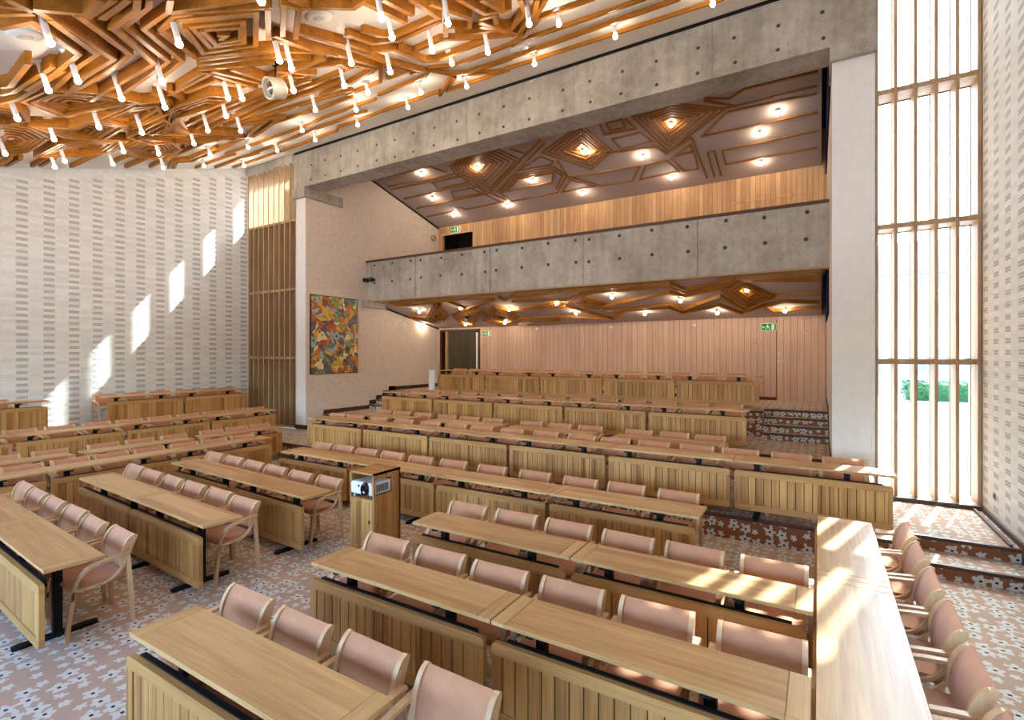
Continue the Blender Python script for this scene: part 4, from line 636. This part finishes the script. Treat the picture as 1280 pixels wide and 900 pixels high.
# long side desk along the window side
for i, (v0, L) in enumerate(((4.5, 1.64), (2.55, 1.945))):
    desk_at(L, .46, (-.01, v0+L/2, 0), -PI/2, 'pale sunlit long desk end-on to the rows, %s' % ('half nearer the window' if i == 0 else 'half nearer the camera'), 'sunlit side desks')
for i, v in enumerate((6.02, 5.42, 4.81, 4.2, 3.58, 2.97)):
    chair_at((.47+random.uniform(-.01, .01)+.02, v, 0), -PI/2+random.uniform(-.03, .03), 'rose-backed beech armchair, %s from the window, along the sunlit long desk' % ORD[i], 'armchairs along the sunlit long desk')

# ------------------------------------------------------------------ projector cabinet and projector
c = thing('projector_cabinet', 'oak cabinet with open top bay standing in the aisle', 'cabinet', (-4.64, 4.44, 0))
x0, x1, y0, y1 = -.2, .2, -.21, .23
b = MB().box(x0, y0, 0, x0+.022, y1, 1.0, 0, .002).box(x0, y1-.02, .02, x1, y1, 1.0)
b.box(x0+.022, y0+.005, .03, x1-.022, y1-.02, .05).box(x0+.022, y0+.01, .675, x1-.022, y1-.02, .695)
# right side with a window opening
b.box(x1-.022, y0, 0, x1, y1, .735).box(x1-.022, y0, .735, x1, y0+.025, .925).box(x1-.022, y1-.13, .735, x1, y1, .925).box(x1-.022, y0, .925, x1, y1, 1.0)
b.box(x0, y0, .978, x1, y1, 1.0)
b.build('body', 'oak_vy', c)
d = MB().box(x0+.024, y0-.004, .04, x1-.024, y0+.016, .69, 0, .002)
for k in range(4): d.box(x0+.06+k*.07, y0-.009, .08, x0+.06+k*.07+.064, y0-.004, .65, 0, .002)
door = d.build('door', 'oak_v', c)
MB().box(x1-.075, y0-.014, .41, x1-.06, y0-.003, .45).build('keyhole', 'black', door)
for x in (x0+.06, x1-.015):
    MB().lathe([(.012, 0), (.009, .012), (.006, .05)], (x, y0+.02, .696), 8).build('stand_foot', 'white', c)
p = thing('projector', 'white projector with black lens inside the oak cabinet', 'projector', (-4.64, 4.42, .696))
p.scale = (1.05, 1.2, 1.45)
MB().box(-.165, -.17, .03, .165, .1, .13, 0, .012).build('body', 'white', p)
MB().lathe([(.055, 0), (.055, .02), (.045, .03), (.045, .034), (.03, .02)], (0, 0, 0), 20, 0, Matrix.Translation((.08, -.17, .082)) @ Matrix.Rotation(PI/2, 4, 'X')).build('lens', 'lens', p)
MB().lathe([(.012, 0), (.012, .006)], (0, 0, 0), 12, 0, Matrix.Translation((-.03, -.17, .1)) @ Matrix.Rotation(PI/2, 4, 'X')).build('sensor', 'lens', p)
g = MB()
for k in range(9): g.box(.165, -.1+k*.018, .05, .169, -.09+k*.018, .11)
g.build('vent_grille', 'grille', p)
for x in (-.12, .12): MB().lathe([(.012, 0), (.01, .032)], (x, -.13, 0), 8).build('foot', 'grille', p)

# ------------------------------------------------------------------ pendant lamps
def make_lamp(label, group, drop):
    t = thing('pendant_lamp', label, 'ceiling lamp', group=group)
    # origin at the bulb centre; the tube climbs to the ceiling
    MB().lathe([(.03, .045), (.032, .06), (.032, drop-.06), (.032, drop-.03)], n=12).build('tube', 'white', t)
    MB().lathe([(.07, drop-.05), (.075, drop-.03), (.075, drop+.03)], n=14).build('ceiling_rose', 'white', t)
    MB().lathe([(.02, .03), (.022, .05)], n=8).build('socket', 'cream', t)
    MB().ball((0, 0, 0), .037, 8, 5).build('bulb', 'bulb', t)
    return t
TILT = (math.atan(.311), 0, 0)      # the tubes stand square to the sloping ceiling
rows = sorted(LAMPS, key=lambda q: -q[1])
# rows of lamps counted from the beam
bands = []
for q in rows:
    if bands and bands[-1][0][1]-q[1] < .5 and len(bands[-1]) < 11: bands[-1].append(q)
    else: bands.append([q])
for bi, bd in enumerate(bands):
    for i, (u, v) in enumerate(sorted(bd)):
        dr = .35 if v < 6.2 else .2
        lab = 'white tube lamp, %s from the perforated wall in the %s row from the beam' % (ORD[i], ORD[bi])
        grp = 'tube lamps in the %s row from the beam' % ORD[bi]
        loc = (u, v, zc(v)-dr)
        if ('lamp', dr) not in PROTO: PROTO['lamp', dr] = make_lamp(lab, grp, dr); PROTO['lamp', dr].location = loc; PROTO['lamp', dr].rotation_euler = TILT
        else: dup(PROTO['lamp', dr], loc, TILT, lab, grp)
def make_spot(label, group):
    t = thing('ceiling_bulb', label, 'ceiling lamp', group=group)
    MB().lathe([(.03, .03), (.045, .045), (.05, .075)], n=12).build('socket', 'white', t)
    MB().ball((0, 0, 0), .04, 8, 5).build('bulb', 'gbulb', t)
    return t
for zf, d, lst, nm in ((zup, .085, UPBULBS, 'above the balcony'), (zlo, .1, LOBULBS, 'under the balcony')):
    rr = {'front': [], 'middle': [], 'rear': []}
    for u, v in lst: rr['front' if v < 12.75 else 'middle' if v < 13.4 else 'rear'].append((u, v))
    for key, L_ in rr.items():
        for i, (u, v) in enumerate(sorted(L_)):
            lab = 'ceiling bulb %s, %s line, %s from the painting wall' % (nm, key, ORD[i])
            loc = (u, v, zf(v)-d)
            if 'spot' not in PROTO: PROTO['spot'] = make_spot(lab, 'bulbs '+nm); PROTO['spot'].location = loc
            else: dup(PROTO['spot'], loc, 0, lab, 'bulbs '+nm)

# ------------------------------------------------------------------ small fittings
s = thing('spotlight', 'round cream spotlight hanging on a black stem from the ceiling', 'spotlight', (-6.8, 4.56, zc(4.56)-.38))
MB().lathe([(.012, .07), (.012, .34)], n=8).build('stem', 'black', s)
MB().lathe([(.06, .33), (.06, .375)], n=14).build('mount', 'black', s)
x = Matrix.Scale(1.45, 4) @ Vector((-.12, -.9, -.34)).to_track_quat('Z', 'Y').to_matrix().to_4x4()
MB().lathe([(.075, -.09), (.1, -.07), (.105, .08), (.095, .085), (.09, .06)], n=24, xf=x).build('housing', 'cream', s)
MB().lathe([(.02, .02), (.06, .04), (.088, .075), (.089, .077)], n=20, xf=x).build('reflector', 'chrome', s)
VL = ['beside the timber nest nearest the camera', 'above the spotlight', 'behind the spotlight', 'between battens near the beam']
for i, (u, v) in enumerate(VENTS):
    t = thing('ceiling_vent', 'round white ceiling vent '+VL[i], 'vent', (u, v, zc(v)), group='ceiling vents')
    t.rotation_euler = (math.atan(.311), 0, 0)
    MB().lathe([(.12, -.03), (.16, -.015), (.165, 0)], n=24).build('ring', 'white', t)
    MB().lathe([(.03, -.04), (.06, -.035), (.1, -.02)], n=20).build('diffuser', 'cream', t)
# painting
p = thing('painting', 'large colourful abstract painting on the pale brick side wall', 'painting', (UL, 10.15, 2.97))
MB().box(0.012, -.84, -1.115, .04, .84, 1.115).build('canvas', 'art', p)
MB().box(0, -.86, -1.135, .03, .86, -1.115).box(0, -.86, 1.115, .03, .86, 1.135).box(0, -.86, -1.115, .03, -.84, 1.115).box(0, .84, -1.115, .03, .86, 1.115).build('frame', 'black', p)
# doors
d1 = structure(MB().box(-11.92, VK+.1, 1.2, -10.62, VK+.14, 3.28).build('door_1', 'door_dark'), 'dark plank door in the corner under the balcony')
trim(MB().box(-12.2, VK-.01, 1.2, -12.12, VK+.16, 3.32).box(-10.44, VK-.01, 1.2, -10.36, VK+.16, 3.32).box(-12.2, VK-.01, 3.26, -10.36, VK+.16, 3.32), 'dark_wood')
trim(MB().box(-11.97, VK+.02, 1.2, -11.86, VK+.14, 3.28), 'fin')
trim(MB().box(-10.6, VK+.08, 1.2, -10.52, VK+.12, 3.2), 'white')
d2 = structure(MB().box(-.93, VK-.02, 1.2, .16, VK-.001, 3.3).build('door_2', 'planks'), 'flush plank door at the end of the top aisle')
MB().box(-.9, VK-.035, 2.19, -.87, VK-.02, 2.25).box(-.9, VK-.06, 2.21, -.76, VK-.045, 2.23).box(-.895, VK-.06, 2.21, -.875, VK-.03, 2.23).build('door_handle', 'steel', d2)
MB().lathe([(.02, 0), (.02, .01)], xf=Matrix.Translation((-.885, VK-.02, 2.42)) @ Matrix.Rotation(PI/2, 4, 'X')).build('lock', 'white', d2)
trim(MB().box(-.945, VK-.022, 1.2, -.935, VK, 3.3), 'dark_wood')
# exit signs
def exit_sign(loc, w, label):
    t = thing('exit_sign', label, 'sign', loc, group='green exit signs')
    h = w*.55
    MB().box(-w/2, -.03, -h/2, w/2, 0, h/2, 0, .004).build('housing', 'signwhite', t)
    MB().box(-w/2+.012, -.034, -h/2+.012, w/2-.012, -.03, h/2-.012).build('panel', 'green', t)
    b = MB(); y0, y1 = -.037, -.034; k = w/.4
    def q(pts): b.prism([(x*k, z*k) for x, z in pts], 1, y0, y1)
    q([(.07, -.08), (.15, -.08), (.15, .08), (.07, .08)])                     # doorway
    b.lathe([(.018*k, 0), (.018*k, .003)], n=10, xf=Matrix.Translation((-.03*k, y1, .062*k)) @ Matrix.Rotation(PI/2, 4, 'X'))
    q([(-.055, .035), (-.01, .04), (0, -.01), (-.03, -.02)])                  # running figure
    q([(-.015, .038), (.035, .015), (.03, .003), (-.01, .02)]); q([(-.055, .035), (-.09, .0), (-.078, -.008), (-.045, .015)])
    q([(-.005, -.01), (.035, -.035), (.022, -.08), (.01, -.076), (.018, -.04), (-.02, -.018)]); q([(-.03, -.018), (-.05, -.055), (-.095, -.06), (-.095, -.045), (-.06, -.04), (-.04, -.01)])
    q([(-.17, 0), (-.135, .04), (-.135, .015), (-.11, .015), (-.11, -.015), (-.135, -.015), (-.135, -.04)])  # arrow
    b.build('pictogram', 'signwhite', t)
exit_sign((-1.12, VK, 3.12), .36, 'green exit sign on the plank wall above the flush door')
exit_sign((-10.07, VK, 3.14), .34, 'green exit sign beside the dark door in the corner')
exit_sign((-11.45, VK, 7.0), .40, 'green exit sign above the opening behind the balcony')
for i, (u, z) in enumerate(((-8.05, 3.26), (-5.45, 3.24), (-3.0, 3.22))):
    tag(MB().box(u-.04, VK-.04, z-.04, u+.04, VK, z+.04, 0, .01).build('wall_sensor', 'white'), 'small white sensor high on the plank wall, %s from the corner door' % ORD[i], 'sensor', 'sensors on the plank wall')
t = thing('wall_speaker', 'round white speaker on the pale side wall under the balcony', 'speaker', (UL, 13.0, 3.38))
xr = Matrix.Rotation(PI/2, 4, 'Y')
MB().lathe([(.15, 0), (.15, .03), (.12, .04)], n=24, xf=xr).build('rim', 'white', t); MB().lathe([(.118, .035), (.06, .05), (.01, .052)], n=20, xf=xr).build('grille', 'cream', t)
t = thing('wall_speaker', 'small round fitting on the side wall above the balcony', 'speaker', (UL, 14.6, 6.72))
MB().lathe([(.1, 0), (.1, .08), (.06, .12)], n=18, xf=xr).build('rim', 'fin', t); MB().lathe([(.05, .115), (.02, .125)], n=12, xf=xr).build('grille', 'void', t)
t = thing('camera_pair', 'pair of small black cameras fixed to the balcony front', 'camera', (-12.05, 11.4, 4.73))
for i, (dx, r) in enumerate(((-.1, -25), (.13, 20))):
    MB().box(dx-.02, -.05, -.02, dx+.02, 0, .02).build('bracket', 'black', t)
    xx = Matrix.Translation((dx, -.14, .0)) @ Matrix.Rotation(math.radians(r), 4, 'Z') @ Matrix.Rotation(PI/2, 4, 'X')
    MB().lathe([(.05, -.09), (.065, -.07), (.065, .09), (.05, .1)], n=14, xf=xx).build('housing', 'black', t)
    MB().lathe([(.045, .095), (.02, .105)], n=12, xf=xx).build('lens', 'grille', t)
t = thing('handrail', 'short white steel guard at the end of the top row', 'guard rail', (-10.12, 12.02, 1.2))
MB().box(-.12, -.02, .05, .12, .02, .72, 0, .01).build('panel', 'white', t)
for x in (-.11, .11): MB().lathe([(.018, 0), (.018, .76)], (x, 0, 0), 10).build('post', 'steel', t)
t = thing('wall_socket', 'small grey socket low on the white brick wall by the window', 'socket', (WR, 8.6, .62))
MB().box(-.012, -.04, -.04, 0, .04, .04, 0, .003).build('plate', 'grille', t); MB().box(-.016, -.015, -.015, -.012, .015, .015).build('outlet', 'black', t)

# ------------------------------------------------------------------ outside
structure(MB().box(-60, 9.9, -.3, 60, 80, -.05).box(-60, -40, -.3, 60, FRONT-.35, -.05).build('ground_outside', 'ground'))
g = thing('building', 'pale building across the yard seen through the tall window', 'building', (6, 46, 0))
b = MB().box(-14, 0, -.1, 16, 8, 10.5)
b.build('wall', 'outwall', g)
for k in range(7):
    for zf in (1.0, 4.2, 7.4):
        w = MB().box(-12+k*4, -.06, zf, -10+k*4, .02, zf+1.8).build('window', 'outglass', g)
MB().box(-13, -1.6, 6.6, 15, 0, 6.9).build('balcony', 'outwall', g)
bl_ = MB()
for k in range(29): bl_.box(-13+k, -1.58, 6.9, -12.94+k, -1.52, 7.9)
bl_.box(-13, -1.6, 7.9, 15, -1.5, 8.0); bl_.build('balustrade', 'grille', g)
hb = MB(); rnd = random.Random(3)
for k in range(1500):
    c = Vector((rnd.uniform(3.9, 7.2), rnd.uniform(34, 35.2), rnd.uniform(-.05, 1.0)))
    xx = Matrix.Translation(c) @ Matrix.Rotation(rnd.uniform(0, 6), 4, 'Z') @ Matrix.Rotation(rnd.uniform(-1.2, 1.2), 4, 'X')
    hb.add([xx @ Vector(q) for q in ((-.1, 0, 0), (0, -.05, .02), (.1, 0, 0), (0, .05, .02))], [(0, 1, 2, 3)])
hb.box(4.1, 34.2, -.05, 7, 35, .8)
tag(hb.build('hedge', 'leaf'), 'low green hedge outside the tall window', 'hedge')

# ------------------------------------------------------------------ light
wd = bpy.data.worlds.new('sky'); SC.world = wd; wd.use_nodes = True
nt = wd.node_tree; nt.nodes.clear()
sky = nt.nodes.new('ShaderNodeTexSky'); sky.sky_type = 'NISHITA'; sky.sun_disc = False
sky.sun_elevation = math.radians(50); sky.sun_rotation = math.radians(16); sky.air_density = 1.0; sky.dust_density = 3.0
tint = nt.nodes.new('ShaderNodeMix'); tint.data_type = 'RGBA'; tint.blend_type = 'MULTIPLY'; tint.inputs[0].default_value = 1; tint.inputs[7].default_value = (.76, .93, 1.08, 1)
bg = nt.nodes.new('ShaderNodeBackground'); bg.inputs[1].default_value = SKY
ow = nt.nodes.new('ShaderNodeOutputWorld'); nt.links.new(sky.outputs[0], tint.inputs[6]); nt.links.new(tint.outputs[2], bg.inputs[0]); nt.links.new(bg.outputs[0], ow.inputs[0])
sl = bpy.data.lights.new('sun', 'SUN'); sl.energy = SUN; sl.angle = math.radians(.7); sl.color = (.86, .94, 1)
so = bpy.data.objects.new('sun', sl); COL.objects.link(so)
el = math.radians(50); dirs = Vector((.28*math.cos(el), .96*math.cos(el), math.sin(el)))
so.rotation_euler = dirs.to_track_quat('Z', 'Y').to_euler(); so.location = (4, 20, 20)

# ------------------------------------------------------------------ camera
cd = bpy.data.cameras.new('camera'); co = bpy.data.objects.new('camera', cd); COL.objects.link(co)
co.location = (0, 0, H_CAM); co.rotation_euler = (PI/2, 0, math.atan2(383, 634))
cd.sensor_fit = 'HORIZONTAL'; cd.sensor_width = 36; cd.lens = 634/1280*36; cd.shift_y = -7/1280; cd.clip_end = 300
SC.camera = co
SC.view_settings.view_transform = 'Standard'; SC.view_settings.look = 'None'; SC.view_settings.gamma = 1
SC.view_settings.exposure = EXPO; SC.view_settings.use_curve_mapping = False
SC.cycles.max_bounces = 8; SC.cycles.diffuse_bounces = 4; SC.cycles.transparent_max_bounces = 8; SC.cycles.glossy_bounces = 3
SC.cycles.use_denoising = True; SC.cycles.sample_clamp_indirect = 6; SC.cycles.caustics_reflective = False; SC.cycles.caustics_refractive = False
